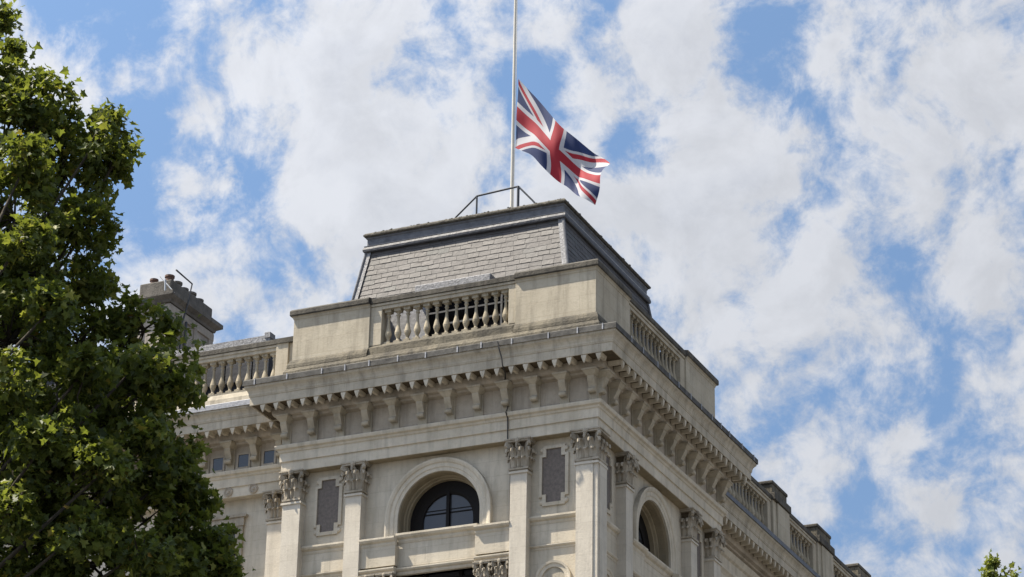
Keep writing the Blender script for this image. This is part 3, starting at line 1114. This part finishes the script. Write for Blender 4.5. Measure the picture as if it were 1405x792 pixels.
# lead cornice crowning the mansard
TOPSQ = [(MRx, MF), (MRx, MBK), (MLx, MBK), (MLx, MF)]
LC1 = [(-.4, 39.50), (.10, 39.50), (.13, 39.53), (.14, 39.60), (.12, 39.68), (.06, 39.72), (-.4, 39.73)]
LC1b = [(-.4, 39.735), (.05, 39.722), (.10, 39.715), (.11, 39.74), (.04, 39.775), (-.4, 39.78)]
LC2 = [(-.4, 39.785), (.02, 39.785), (.02, 40.0), (.05, 40.03), (.06, 40.08), (-.4, 40.08)]
LC3 = [(-.4, 40.085), (.10, 40.085), (.135, 40.12), (.135, 40.17), (.08, 40.235), (-.4, 40.26)]
MSQ = [(MRx, MF), (MRx, MBK), (MLx, MBK), (MLx, MF)]
loop_sweep('roof_cornice', LC1, M['lead_dark'], parent=roof, path=MSQ)
loop_sweep('roof_cornice', LC1b, M['lead_light'], parent=roof, path=MSQ)
loop_sweep('roof_cornice', LC2, M['lead'], parent=roof, path=MSQ)
loop_sweep('roof_cornice', LC3, M['moss_lead'], parent=roof, path=MSQ)
mb = MB()
mb.box((MLx + .35, MF + .35, 40.0), (MRx - .35, MBK - .35, 40.2))
mb.build('flat_roof', M['lead'], roof)
# moss tufts along the roof edge
mo = MB()
rnd = random.Random(3)
for i in range(240):
    s = rnd.random()
    if rnd.random() < .7:
        p = (MLx + (MRx - MLx) * s, MF - .06 + rnd.uniform(-.03, .08), 40.215)
    else:
        p = (MRx + .05 + rnd.uniform(-.06, .03), MF + (MBK - MF) * s, 40.215)
    r_ = rnd.uniform(.02, .055)
    h_ = rnd.uniform(.4, 1.1) * r_
    mo.lathe([(r_, 0), (r_ * .8, h_ * .6), (r_ * .2, h_)], p, 5)
mm = mo.build('moss', M['moss_lead'], roof)
mm['kind'] = 'stuff'
# lead-faced upstand behind the front balustrade, open louvre and lead cap
up = MB()
up.box((-9.6, 1.02, 34.9), (-6.62, 1.12, 37.1))
up.box((-9.6, 1.02, 36.95), (-1.6, 1.10, 37.12))
up.build('upstand', M['lead_light'], roof)
lv = MB()
lv.box((-6.6, 1.14, 35.0), (-1.7, 1.2, 36.94))
dk = lv.build('louvre', M['void'], roof)
lv = MB()
for zz, xx0, xx1 in ((35.55, -6.6, -4.2), (36.05, -6.0, -1.7), (36.5, -6.6, -3.3)):
    lv.box((xx0, .98, zz), (xx1, 1.02, zz + .06))
for xx in (-5.2, -3.9, -3.35):
    lv.box((xx, .96, 35.0), (xx + .07, 1.01, 36.9))
lv.build('louvre_bar', M['lead'], dk)
lc = MB()
lc.box((-7.05, .84, 37.12), (-4.24, 1.3, 37.60))
lcap = lc.build('dormer_cap', M['lead_cap'], roof, bevel=.03)

# ------------------------------------------------------------------ left wing
LX0 = -60.0
lw = MB()
lw.add([(LX0, LW_Y + .35, 0), (-13.85 - 2.6, LW_Y + .35, 0), (-13.85 - 2.6, LW_Y + .35, 31.17), (LX0, LW_Y + .35, 31.17)], [(0, 1, 2, 3)])
lw.add([(-13.95, LW_Y + .35, 0), (-11.0, LW_Y + .35, 0), (-11.0, LW_Y + .35, 31.17), (-13.95, LW_Y + .35, 31.17)], [(0, 1, 2, 3)])
lw.add([(-16.45, LW_Y + .35, 30.2), (-13.95, LW_Y + .35, 30.2), (-13.95, LW_Y + .35, 31.17), (-16.45, LW_Y + .35, 31.17)], [(0, 1, 2, 3)])
lw.add([(-16.45, LW_Y + .35, 0), (-13.95, LW_Y + .35, 0), (-13.95, LW_Y + .35, 26.0), (-16.45, LW_Y + .35, 26.0)], [(0, 1, 2, 3)])
lw.build('wall', M['ashlar'], B, recalc=False)
LP = [(LX0, LW_Y), (-11.3, LW_Y)]
DZ = -.006
lw_arch = loop_sweep('architrave', ARCHI, M['stone'], DZ, path=LP, closed=False)
loop_sweep('frieze', FRIEZE, M['frieze'], DZ, path=LP, closed=False)
loop_sweep('cornice', CORONA, M['cornice'], DZ, path=LP, closed=False)
loop_sweep('cornice_flashing', LEAD, M['lead_light'], DZ, path=LP, closed=False)
pilaster(LWING, 12.06, 12.62, 21.2, cap_src=cap_proto)
for i in range(12):
    uu = 12.22 + i * 1.0
    put(console_proto, LWING, uu, -.06, 32.10)
    fw = MB()
    fw.box((-.20, -.012, 0), (.20, .03, .46))
    wo_ = fw.build('frieze_window', M['glass2'], B, loc=LWING(uu + .5, -.06, 32.22))
    ff = MB()
    for (a, b_) in (((-.27, -.04, -.07), (-.2, .02, .53)), ((.2, -.04, -.07), (.27, .02, .53)), ((-.2, -.04, .46), (.2, .02, .53)), ((-.2, -.06, -.07), (.2, .02, 0))):
        ff.box(a, b_)
    fo = ff.build('frame', M['frieze'], wo_)
    ro = MB()
    ro.lathe([(0, -.01), (.17, 0), (.17, .03), (.13, .055), (.11, .03), (.06, .035), (.05, .06), (0, .07)], (0, 0, 0), 16,
             T=lambda x, y, z: (x, -z, y))
    ro.build('roundel', M['frieze'], B, loc=LWING(13.23 + i * .98, 0.0, 31.36))
for i in range(24):
    put(modil_proto, LWING, 12.22 + i * .5, .32, 33.41)
# framed window below the wing's entablature
wz = MB()
wz.box((-16.45, LW_Y + .62, 26.0), (-13.95, LW_Y + .66, 30.2))
wwin = wz.build('window', M['glass'], B)
wz = MB()
for (a, b_) in (((-14.0, LW_Y + .26, 26.0), (-13.72, LW_Y + .7, 30.2)), ((-16.7, LW_Y + .26, 26.0), (-16.4, LW_Y + .7, 30.2)),
                ((-16.75, LW_Y + .23, 30.2), (-13.68, LW_Y + .7, 30.5)), ((-16.85, LW_Y + .18, 30.5), (-13.58, LW_Y + .4, 30.6))):
    wz.box(a, b_)
wz.lathe([(0, -.12), (.11, -.12), (.13, 0), (.11, .12), (0, .12)], (-13.78, LW_Y + .2, 28.2), 10)
wz.build('frame', M['carved'], wwin, bevel=.01)
wz = MB()
for xx in (-15.24, ):
    wz.box((xx, LW_Y + .56, 26), (xx + .1, LW_Y + .63, 30.2))
wz.box((-16.4, LW_Y + .56, 28.4), (-13.95, LW_Y + .63, 28.5))
wz.build('sash', M['frame'], wwin)
# balustrade over the wing: short pier next to the pavilion, then balusters
mb = MB()
mb.box((-12.74, LW_Y + .12, 34.9), (-12.26, LW_Y + .6, 36.70))
mb.box((-12.26, LW_Y + .2, 34.9), (-11.0, LW_Y + .6, 36.70))
mb.build('pier', M['attic'], B, bevel=.01)
balustrade(LWING, 12.74, 21.0, -.10, 24, z0=35.16, ends=False, z1=36.42, hp=0)
mb = MB()
mb.box((-12.74, LW_Y + .07, 36.645), (-11.1, LW_Y + .65, 36.83))
mb.build('coping', M['coping'], B)
mb = MB()
mb.sweep([(-.6, 34.30), (.12, 34.30), (.10, 34.8), (-.10, 35.05), (-.6, 35.05)], [(LX0, LW_Y), (-11.2, LW_Y)], False)
mb.build('attic_plinth', M['cornice'], B)
# lead attic behind the wing's balustrade
mb = MB()
mb.box((-30, LW_Y + 1.6, 34.6), (-11.0, 12, 36.1))
mb.box((-30, LW_Y + 1.5, 36.1), (-13.82, 8, 37.38))
mb.build('wing_roof', M['lead_black'], B)
mb = MB()
mb.box((-30, LW_Y + 1.45, 37.38), (-13.80, 8.05, 37.70))
mb.box((-14.0, LW_Y + 1.42, 37.6), (-13.78, LW_Y + 1.8, 37.80))
mb.build('wing_roof', M['lead_cap'], B)
mb = MB()
for i in range(9):
    mb.box((-14.5 - i * 1.1, LW_Y + 1.5, 36.0), (-14.45 - i * 1.1, LW_Y + 1.58, 37.6))
mb.build('roof_seam', M['lead_light'], B)

# chimney stack on the wing
ch = MB()
CX0, CX1, CY0, CY1 = -22.25, -20.78, 7.15, 10.45
ch.box((CX0 + .05, CY0 + .05, 35), (CX1 - .03, CY1 - .05, 41.83))
ch.box((CX0 - .02, CY0 - .02, 35), (CX0 + .3, CY0 + .3, 41.75))
ch.box((CX1 - .3, CY0 - .02, 35), (CX1 + .03, CY0 + .3, 41.75))
ch.box((CX1 - .2, CY0 + .95, 35), (CX1 + .03, CY0 + 1.25, 41.75))
ch.box((CX1 - .2, CY0 + 1.9, 35), (CX1 + .03, CY0 + 2.1, 41.75))
ch.box((CX1 - .3, CY1 - .3, 35), (CX1 + .03, CY1 + .02, 41.75))
ch.box((CX1 - .3, CY0, 41.45), (CX1 + .045, CY1 + .03, 41.77))
chim = ch.build('chimney', M['chimney_body'], B, bevel=.02)
cc = MB()
CS = [(CX1, CY0), (CX1, CY1), (CX0, CY1), (CX0, CY0)]
cc.sweep([(-.5, 41.82), (.06, 41.82), (.09, 41.92), (.22, 42.0), (.28, 42.04), (.28, 42.2), (.20, 42.24), (-.1, 42.28), (-.5, 42.28)], CS, True)
cc.build('chimney_cap', M['chimney'], chim)
cc = MB()
cc.box((CX0 + .02, CY0 + .05, 42.25), (CX1 - .02, CY1 - .1, 42.82))
cc.build('chimney_head', M['chimney'], chim, bevel=.05)
pots = [(-21.75, 7.45, .15, 'clay', .16), (-21.05, 7.45, .17, 'clay', .20), (-21.05, 8.0, .19, 'chimney', .14), (-21.05, 8.5, .18, 'chimney', .08), (-21.05, 9.05, .20, 'chimney', .12), (-21.05, 9.65, .18, 'chimney', .08)]
for (px, py, pr, pm, ph) in pots:
    pb = MB()
    pb.lathe([(pr * 1.15, -.1), (pr * 1.15, .04), (pr, .06), (pr * .95, ph), (pr * 1.15, ph + .02), (pr * 1.15, ph + .10), (pr * .8, ph + .10), (pr * .8, .1)], (px, py, 42.78), 14)
    po = pb.build('chimney_pot', M[pm], chim)
    if pm == 'clay':
        po['label'] = 'reddish clay chimney pot'
cr = MB()
cr.tube([(-20.95, 7.0, 42.72), (-20.93, 7.05, 41.95)], .04, 6)
cr.tube([(-21.2, 7.0, 42.9), (-20.5, 7.0, 42.1)], .025, 6)
cr.build('access_ladder', M['rail_pale'], chim)
cr = MB()
cr.tube([(-20.50, 7.0, 43.06), (-20.36, 8.0, 42.86), (-20.50, 8.0, 42.0), (-20.62, 8.0, 41.5), (-20.68, 8.0, 41.3), (-20.68, 7.9, 38)], .035, 6)
cr.build('access_rail', M['rail'], chim)
cr = MB()
cr.tube([(-20.66, 8.25, 41.4), (-20.66, 8.25, 38)], .05, 6)
cr.build('downpipe', M['rail'], chim)

# ------------------------------------------------------------------ right wing
RY1 = 62.0
rw = MB()
rw.add([(RW_X - .35, W - .3, 0), (RW_X - .35, RY1, 0), (RW_X - .35, RY1, 31.3), (RW_X - .35, W - .3, 31.3)], [(0, 1, 2, 3)])
rw.add([(RW_X - .35, RY1, 0), (-20, RY1, 0), (-20, RY1, 34), (RW_X - .35, RY1, 34)], [(0, 1, 2, 3)])
rw.build('wall', M['ashlar'], B, recalc=False)
RP = [(RW_X, W - .2), (RW_X, RY1)]
ARCHI2 = [(-.6, 31.0), (0, 31.0), (0, 31.4), (.04, 31.41), (.04, 31.8), (.10, 31.9), (.16, 31.96), (.16, 32.06), (-.05, 32.1), (-.05, 32.6), (.04, 32.66), (.10, 32.78), (.10, 32.9), (-.6, 32.9)]
FR2 = [(-.6, 32.9), (.0, 32.9), (.0, 33.0), (.10, 33.03), (.12, 33.09), (.26, 33.12), (.30, 33.2), (.30, 33.42), (-.6, 33.42)]
loop_sweep('architrave', ARCHI2, M['stone'], DZ, path=RP, closed=False)
loop_sweep('frieze', FR2, M['frieze'], DZ, path=RP, closed=False)
loop_sweep('cornice', CORONA, M['cornice'], DZ, path=RP, closed=False)
loop_sweep('cornice_flashing', LEAD, M['lead'], DZ, path=RP, closed=False)
n = 0
y = W + .3
rest = MB()
while y < RY1:
    if n < 52:
        put(modil_proto, RWING, y, .32, 33.41)
    n += 1
    y += .5
mb = MB()
mb.sweep([(-.7, 34.30), (.02, 34.30), (.0, 34.9), (-.7, 34.9)], RP, False)
mb.build('attic_plinth', M['mossy'], B)
pier_y = [24.35 + 5.75 * k for k in range(0, 7)]
prev = 13.4
for k, yc in enumerate(pier_y):
    if yc > RY1 - 2:
        break
    nb_ = max(4, int((yc - .95 - prev - .9) / .37))
    if k < 4:
        balustrade(RWING, prev, yc - .95, 0.0, nb_, z0=35.25, z1=36.51, hp=.42)
    pm = MB()
    pm.box((yc - .95, -.6, 34.6), (yc + .95, .03, 36.72), RWING)
    pm.box((yc - .55, -.5, 34.6), (yc + .95, .09, 36.70), RWING)
    po = pm.build('pier', M['attic'], B, bevel=.01)
    pm = MB()
    pm.box((yc - 1.0, -.62, 36.725), (yc + 1.03, .15, 37.02), RWING)
    pm.build('coping', M['coping'], po, bevel=.02)
    pm = MB()
    pm.box((yc - .95, -.55, 37.02), (yc + .85, .02, 37.40), RWING)
    pm.build('pier_block', M['mossy'], po, bevel=.02)
    pm = MB()
    pm.box((yc - 1.0, -.6, 37.40), (yc + .9, .06, 37.55), RWING)
    pm.build('coping', M['coping'], po, bevel=.04)
    prev = yc + .95
mb = MB()
mb.box((-14, W - .2, 34.3), (RW_X - 1.2, RY1 - .2, 35.2))
mb.box((-14, W + .5, 35.2), (RW_X - 1.25, RY1 - 1, 38.0))  # unseen upper box, added height to keep sun off the balusters
mb.build('wing_roof', M['lead_dark'], B)
# panelled wall strip and pilasters under the wing's cornice
for yc in (14.1, 19.8, 25.5, 31.2):
    pilaster(RWING, yc, yc + .55, 21.2, cap_src=cap_proto)

# remove the loose prototypes
for p in (cap_proto, cap_corner, console_proto, modil_proto, bal_proto):
    bpy.data.objects.remove(p)

# ------------------------------------------------------------------ flagpole, flag, guard rail
FP = empty('flagpole', (-5.65, 5.5, 40.2))
tag(FP, 'tall off-white flagpole standing on the flat top of the mansard roof', 'flagpole')
mb = MB()
mb.tube([(0, 0, 0), (0, 0, 4), (0, 0, 10), (0, 0, 15)], .1, 12, radii=[.06, .057, .05, .04])
mb.lathe([(.18, 0), (.18, .08), (.10, .14), (.09, .3)], (0, 0, 0), 14)
mb.build('pole', M['pole'], FP, smooth=False)
mb = MB()
mb.box((-.10, -.15, 1.95), (-.05, -.05, 2.12))
mb.build('cleat', M['rail'], FP)
mb = MB()
mb.tube([(.09, -.04, .9), (.11, -.04, 7.4), (.06, -.02, 15)], .012, 5)
mb.build('halyard', M['pole'], FP)
mb = MB()
mb.lathe([(0.03, 0), (.12, .04), (.16, .14), (.12, .24), (.0, .3)], (0, 0, 15), 12)
mb.build('finial', M['clay'], FP)


# union flag: grid of small faces coloured by the flag's own geometry (60 x 30 units)
def uj(x, y):
    """x 0..60 from the hoist, y 0..30 from the top; 0 red, 1 white, 2 blue"""
    dx, dy = x - 30, y - 15
    if abs(dx) < 3 or abs(dy) < 3:
        return 0
    if abs(dx) < 5 or abs(dy) < 5:
        return 1
    L_ = math.hypot(60, 30)
    d1 = (dy * 60 - dx * 30) / L_      # signed distance from the falling diagonal (top hoist to bottom fly)
    d2 = (dy * 60 + dx * 30) / L_      # from the rising diagonal
    left = dx < 0
    # red bars lie on one side of each arm
    if abs(d1) < 3:
        return 0 if ((0 < d1 < 2) if left else (-2 < d1 < 0)) else 1
    if abs(d2) < 3:
        return 0 if ((0 < d2 < 2) if left else (-2 < d2 < 0)) else 1
    return 2


def spl(pts, s):
    n = len(pts) - 1
    t_ = max(0, min(.99999, s)) * n
    i = int(t_); f = t_ - i
    p = lambda k: pts[max(0, min(n, k))]
    a, b_, c_, d_ = p(i - 1), p(i), p(i + 1), p(i + 2)
    return tuple(0.5 * ((2 * b_[k]) + (-a[k] + c_[k]) * f + (2 * a[k] - 5 * b_[k] + 4 * c_[k] - d_[k]) * f * f + (-a[k] + 3 * b_[k] - 3 * c_[k] + d_[k]) * f ** 3) for k in range(len(a)))


# edge curves in the plane of the pole: (x, z) relative to the hoist, metres
PXM = 1 / 34.0
def zp(a, b_):   # from sketch units (one unit = 1/3.6 photo pixel) to metres
    u_ = 600 + a / 3.6; v_ = 80 + b_ / 3.6
    return (u_, v_)


def unproj(u_, v_, yplane):
    a = Vector(((u_ - 702.5) / 3600.0, -(v_ - 396.0) / 3600.0, -1.0))
    d = cam.matrix_world.to_3x3() @ a
    t_ = (yplane - CAM[1]) / d.y
    return Vector(CAM) + d * t_


top_e = [zp(403, 104), zp(445, 152), zp(500, 215), zp(556, 285), zp(607, 348), zp(655, 392), (0, 0), zp(765, 478), zp(858, 528)]
top_e[6] = zp(708, 436)
bot_e = [zp(381, 440), zp(420, 462), zp(470, 490), zp(520, 545), zp(575, 598), zp(630, 634), zp(668, 668), zp(712, 704), zp(775, 735)]
top_w = [unproj(a, b_, 5.42) for a, b_ in top_e]
bot_w = [unproj(a, b_, 5.42) for a, b_ in bot_e]
top_w = [(p.x, p.z) for p in top_w]
bot_w = [(p.x, p.z) for p in bot_w]
NX, NY = 300, 150
fl = MB()
vs = []
for j in range(NY + 1):
    for i in range(NX + 1):
        s = i / NX; q = j / NY
        tx, tz = spl(top_w, s)
        bx, bz = spl(bot_w, s)
        # cloth folds gather towards the fly end
        amp = .05 + .30 * s ** 1.3
        ph = 10.5 * s + 2.6 * q - 1.0
        dy = amp * math.sin(ph) + .10 * s * math.sin(23 * s - 5 * q + 1.2) + .03 * math.sin(9 * q + 14 * s)
        qq = q + .055 * s * math.sin(math.pi * q) * math.sin(9 * s + 1.5) + .05 * max(0, s - .6) * math.sin(2 * math.pi * q)
        bulge = .14 * max(0, s - .72) / .28 * math.sin(math.pi * q)
        x_ = tx + (bx - tx) * qq - bulge * .9
        z_ = tz + (bz - tz) * qq
        x_ -= .14 * max(0, (s - .90) / .10) ** 1.5 * max(0, 1 - q / .22) ** 1.2
        z_ -= .10 * max(0, (s - .90) / .10) * max(0, 1 - q / .22)
        x_ += .04 * math.sin(7 * q + 3 * s) * (s > 0) * min(1, s * 5)
        x_ += .27 * s * s
        z_ -= (.08 + .12 * q) * s * s
        vs.append((x_, 5.42 - .35 * s + dy, z_))
HO = Vector(vs[0])
fs, mi = [], []
for j in range(NY):
    for i in range(NX):
        k = j * (NX + 1) + i
        fs.append((k, k + NX + 1, k + NX + 2, k + 1))
        mi.append(uj((i + .5) / NX * 60, (j + .5) / NY * 30))
me = bpy.data.meshes.new('flag')
me.from_pydata([tuple(Vector(p) - Vector((-5.5, 5.42, 44.6))) for p in vs], [], fs)
for nm in ('flag_red', 'flag_white', 'flag_blue'):
    me.materials.append(M[nm])
me.polygons.foreach_set('material_index', mi)
me.polygons.foreach_set('use_smooth', [True] * len(fs))
flag = bpy.data.objects.new('flag', me)
COL.objects.link(flag)
flag.location = (-5.5, 5.42, 44.6)
tag(flag, 'union flag in red, white and blue flying at half mast', 'flag')

# guard rail on the mansard's flat top
GR = empty('guard_rail', (-4.6, 2.0, 40.24))
tag(GR, 'grey steel guard rail on the front edge of the mansard roof top', 'railing')
o0 = Vector((-4.6, 2.0, 40.24))
def rel(*p):
    return Vector(p) - o0
zt = 41.20
mb = MB()
mb.tube([rel(-5.36, 2.0, 41.17), rel(-3.80, 2.0, 41.25)], .035, 8)
mb.build('top_rail', M['rail'], GR)
for p in ((-5.36, 2.0, 41.17), (-3.80, 2.0, 41.25)):
    mb = MB()
    mb.tube([rel(p[0], p[1], 40.22), rel(*p)], .035 if p[0] < -5 else .05, 8)
    mb.build('post', M['rail'], GR)
mb = MB()
mb.tube([rel(-5.36, 2.0, 41.17), rel(-6.15, 2.0, 40.5), rel(-6.3, 2.0, 40.22)], .032, 8)
mb.build('brace', M['rail'], GR)
mb = MB()
mb.tube([rel(-3.80, 2.0, 41.25), rel(-3.3, 3.0, 41.15), rel(-3.0, 3.0, 40.22)][:2] + [rel(-3.05, 3.05, 40.22)], .032, 8) if False else mb.tube([rel(-3.80, 2.0, 41.25), rel(-3.26, 2.0, 40.62), rel(-2.95, 2.0, 40.22)], .032, 8)
mb.build('brace', M['rail'], GR)


# ------------------------------------------------------------------ trees
def leaf_shape():
    """five-lobed plane leaf in its own plane, unit size, stalk end at origin"""
    pts = [(0, 0), (.18, .10), (.50, .02), (.40, .28), (.62, .52), (.30, .56), (.0, 1.0), (-.30, .56), (-.62, .52), (-.40, .28), (-.50, .02), (-.18, .10)]
    return pts


def make_tree(name, label, base, trunk_h, trunk_r, lobes, leaf, mat, seed, limbs=14, group=None):
    """lobes = [(centre, (rx, ry, rz), clusters, leaves per cluster, cluster radius)]"""
    rnd = random.Random(seed)
    rt = empty(name, base)
    tag(rt, label, 'tree', group)
    bx = Vector(base)
    tk = MB()
    # trunk
    top = Vector((0.3, .2, trunk_h))
    tk.tube([(0, 0, 0), (.1, 0, trunk_h * .3), (.05, .1, trunk_h * .7), top], trunk_r, 12, radii=[trunk_r * 1.25, trunk_r, trunk_r * .8, trunk_r * .6])
    tk.build('trunk', M['bark'], rt, smooth=True)
    clusters = []
    for (c, rad, n, per, cr) in lobes:
        c = Vector(c)
        for _ in range(n):
            while True:
                p = Vector((rnd.uniform(-1, 1), rnd.uniform(-1, 1), rnd.uniform(-1, 1)))
                if .05 < p.length < 1:
                    break
            p = p.normalized() * (p.length ** .45)
            q = c + Vector((p.x * rad[0], p.y * rad[1], p.z * rad[2]))
            clusters.append((q, (q - c).normalized(), per, cr))
    # limbs reach every lobe, twigs reach many clusters
    lb = MB()
    for (c, rad, n, per, cr) in lobes:
        c = Vector(c) - bx
        st = Vector((.1, .1, trunk_h * rnd.uniform(.45, .95)))
        st = min(((.05, .1, trunk_h * .6), (.15, .1, trunk_h * .8), tuple(top)), key=lambda s_: abs(Vector(s_).z - c.z * .6))
        st = Vector(st)
        mid = st.lerp(c, .5) + Vector((rnd.uniform(-.6, .6), rnd.uniform(-.6, .6), rnd.uniform(-.2, .9)))
        lb.tube([st, mid, c], .1, 8, radii=[trunk_r * .3, trunk_r * .12, .02])
    k = 0
    for (q, d, per, cr) in clusters:
        k += 1
        if k % 3:
            continue
        # nearest lobe centre
        c = min((Vector(l[0]) for l in lobes), key=lambda a: (a - q).length)
        a = c - bx; b_ = q - bx
        lb.tube([a, a.lerp(b_, .6) + Vector((rnd.uniform(-.15, .15), rnd.uniform(-.15, .15), rnd.uniform(0, .25))), b_], .02, 4, radii=[.025, .014, .005])
    lb.build('limbs', M['bark'], rt, smooth=True)
    # leaves
    shp = leaf_shape()
    ns = len(shp)
    vs, fs = [], []
    for (q, d, per, cr) in clusters:
        cd_ = Vector((rnd.gauss(0, .5), rnd.gauss(0, .5), rnd.gauss(.1, .5))) + d * .6
        for _ in range(per):
            off_ = Vector((rnd.gauss(0, .5), rnd.gauss(0, .5), rnd.gauss(0, .42))) * cr
            p = q + off_ - bx
            sz = leaf * rnd.choice((.55, .75, .9, 1.0, 1.15)) * rnd.uniform(.85, 1.15)
            nrm = (Vector((rnd.gauss(0, .8), rnd.gauss(0, .8), .9)) + cd_ * .5).normalized()
            ax = Vector((rnd.gauss(0, 1), rnd.gauss(0, 1), rnd.gauss(-.5, .6)))
            ax = (ax - nrm * ax.dot(nrm)).normalized()
            ay = nrm.cross(ax)
            k0 = len(vs)
            fold = rnd.uniform(.1, .7)
            droop = rnd.uniform(.0, .8)
            for (lx, ly) in shp:
                vs.append(p + (ay * lx + ax * (ly - .4) + nrm * (abs(lx) * fold - droop * ly * ly * .6)) * sz)
            # two halves share the midrib so the leaf is folded
            fs.append((k0, k0 + 1, k0 + 2, k0 + 3, k0 + 4, k0 + 5, k0 + 6))
            fs.append((k0 + 6, k0 + 7, k0 + 8, k0 + 9, k0 + 10, k0 + 11, k0))
    me = bpy.data.meshes.new('crown')
    me.from_pydata(vs, [], fs)
    me.materials.append(mat)
    ob = bpy.data.objects.new('crown', me)
    COL.objects.link(ob)
    ob.parent = rt
    return rt, len(fs)


# photo bearing -> point at a given ground distance; used once to lay out the crown's real lobes
def at(u_, v_, D):
    a = Vector(((u_ - 702.5) / 3600.0, -(v_ - 396.0) / 3600.0, -1.0))
    d = cam.matrix_world.to_3x3() @ a
    t_ = D / math.hypot(d.x, d.y)
    return Vector(CAM) + d * t_


lob = []
S = 1 / 80.0
VIS = [(30, 125, 45, 48, 1), (-5, 140, 45, 50, 1), (60, 200, 45.5, 60, 1), (150, 200, 45, 36, 1),  # bearing u, v, ground distance, radius (photo px), squash
    (-10, 75, 45, 48, 1), (-5, 30, 46, 28, 1), (60, 150, 44.5, 55, 1), (5, 190, 45, 80, 1), (135, 190, 44, 48, 1), (150, 235, 44.6, 38, .8),
    (90, 240, 45.5, 70, 1), (20, 300, 44, 90, 1), (120, 310, 44.5, 58, 1), (60, 380, 45, 90, 1), (125, 385, 45.5, 40, 1),
    (10, 470, 44, 95, 1), (110, 470, 45, 80, 1), (198, 452, 44.8, 50, 1), (232, 506, 44, 44, 1), (180, 540, 44.3, 75, 1), (245, 530, 45, 38, .9),
    (80, 570, 43.5, 95, 1), (10, 620, 44, 95, 1), (180, 630, 44.5, 75, 1), (240, 620, 45, 38, 1), (100, 680, 43.6, 90, 1), (200, 715, 44.2, 65, 1),
    (262, 690, 44.6, 32, .8), (265, 750, 44.4, 50, .9), (290, 745, 44.5, 26, .8), (300, 775, 44.4, 30, .8), (235, 650, 44, 40, 1), (30, 750, 44, 95, 1), (130, 780, 43.8, 90, 1), (220, 800, 44, 70, 1), (295, 800, 44.6, 28, 1),
    (30, 330, 42.3, 38, .7), (75, 420, 42.2, 34, .7), (15, 520, 42, 42, .7), (120, 505, 42.4, 32, .7), (60, 610, 41.8, 40, .7), (150, 640, 42.2, 36, .7), (20, 700, 42, 40, .7), (110, 730, 41.8, 42, .7), (190, 760, 42.3, 36, .7), (205, 600, 42.8, 30, .7), (40, 215, 42.8, 36, .7), (190, 500, 43, 30, .7),
    (60, 860, 44, 110, 1), (180, 880, 44, 90, 1), (0, 400, 46, 90, 1), (60, 640, 46.5, 100, 1), (150, 560, 46.5, 90, 1),
]
vol = 0
for (u_, v_, D, r_, sq) in VIS:
    c = at(u_, v_, D)
    rr = r_ * S * .92
    ncl = max(12, int(44 * rr ** 2.1))
    lob.append((tuple(c), (rr, rr, rr * sq), ncl, 35, .25))
# rest of the crown, outside the picture
rnd = random.Random(11)
cc_ = at(-330, 560, 46)
for i in range(13):
    a = rnd.uniform(0, 2 * math.pi); e = rnd.uniform(-.6, 1.2)
    rad = rnd.uniform(2.6, 4.2)
    p = cc_ + Vector((math.cos(a) * math.cos(e) * rad, math.sin(a) * math.cos(e) * rad, math.sin(e) * rad * 1.5 + .3))
    # keep these lobes out of the measured part of the crown
    loc = cam.matrix_world.inverted() @ p
    if loc.x / -loc.z * 3600 + 702.5 > -110:
        continue
    lob.append((tuple(p), (1.5, 1.5, 1.4), 110, 18, .42))
tb = at(-330, 760, 46)
make_tree('plane_tree', 'large leafy plane tree at the left in front of the wing', (tb.x, tb.y, 0), 13.0, .48, lob, .148, M['leaf'], 21)

lob2 = []
for (u_, v_, D, r_) in [(1380, 790, 62, 17), (1358, 788, 62, 9), (1362, 772, 62, 4), (1395, 815, 62, 18), (1350, 830, 62, 22), (1385, 850, 62, 34), (1340, 880, 63, 34), (1420, 880, 62, 45), (1380, 930, 62, 70), (1450, 960, 62, 70), (1310, 960, 62, 60)]:
    c = at(u_, v_, D)
    rr = r_ / 58.0
    lob2.append((tuple(c), (rr, rr, rr), max(10, int(60 * rr ** 1.6)), 12, .16))
tb = at(1385, 900, 62)
make_tree('young_tree', 'top of a small bright green tree at the lower right corner', (tb.x, tb.y, 0), 13.5, .22, lob2, .13, M['leaf_young'], 4)
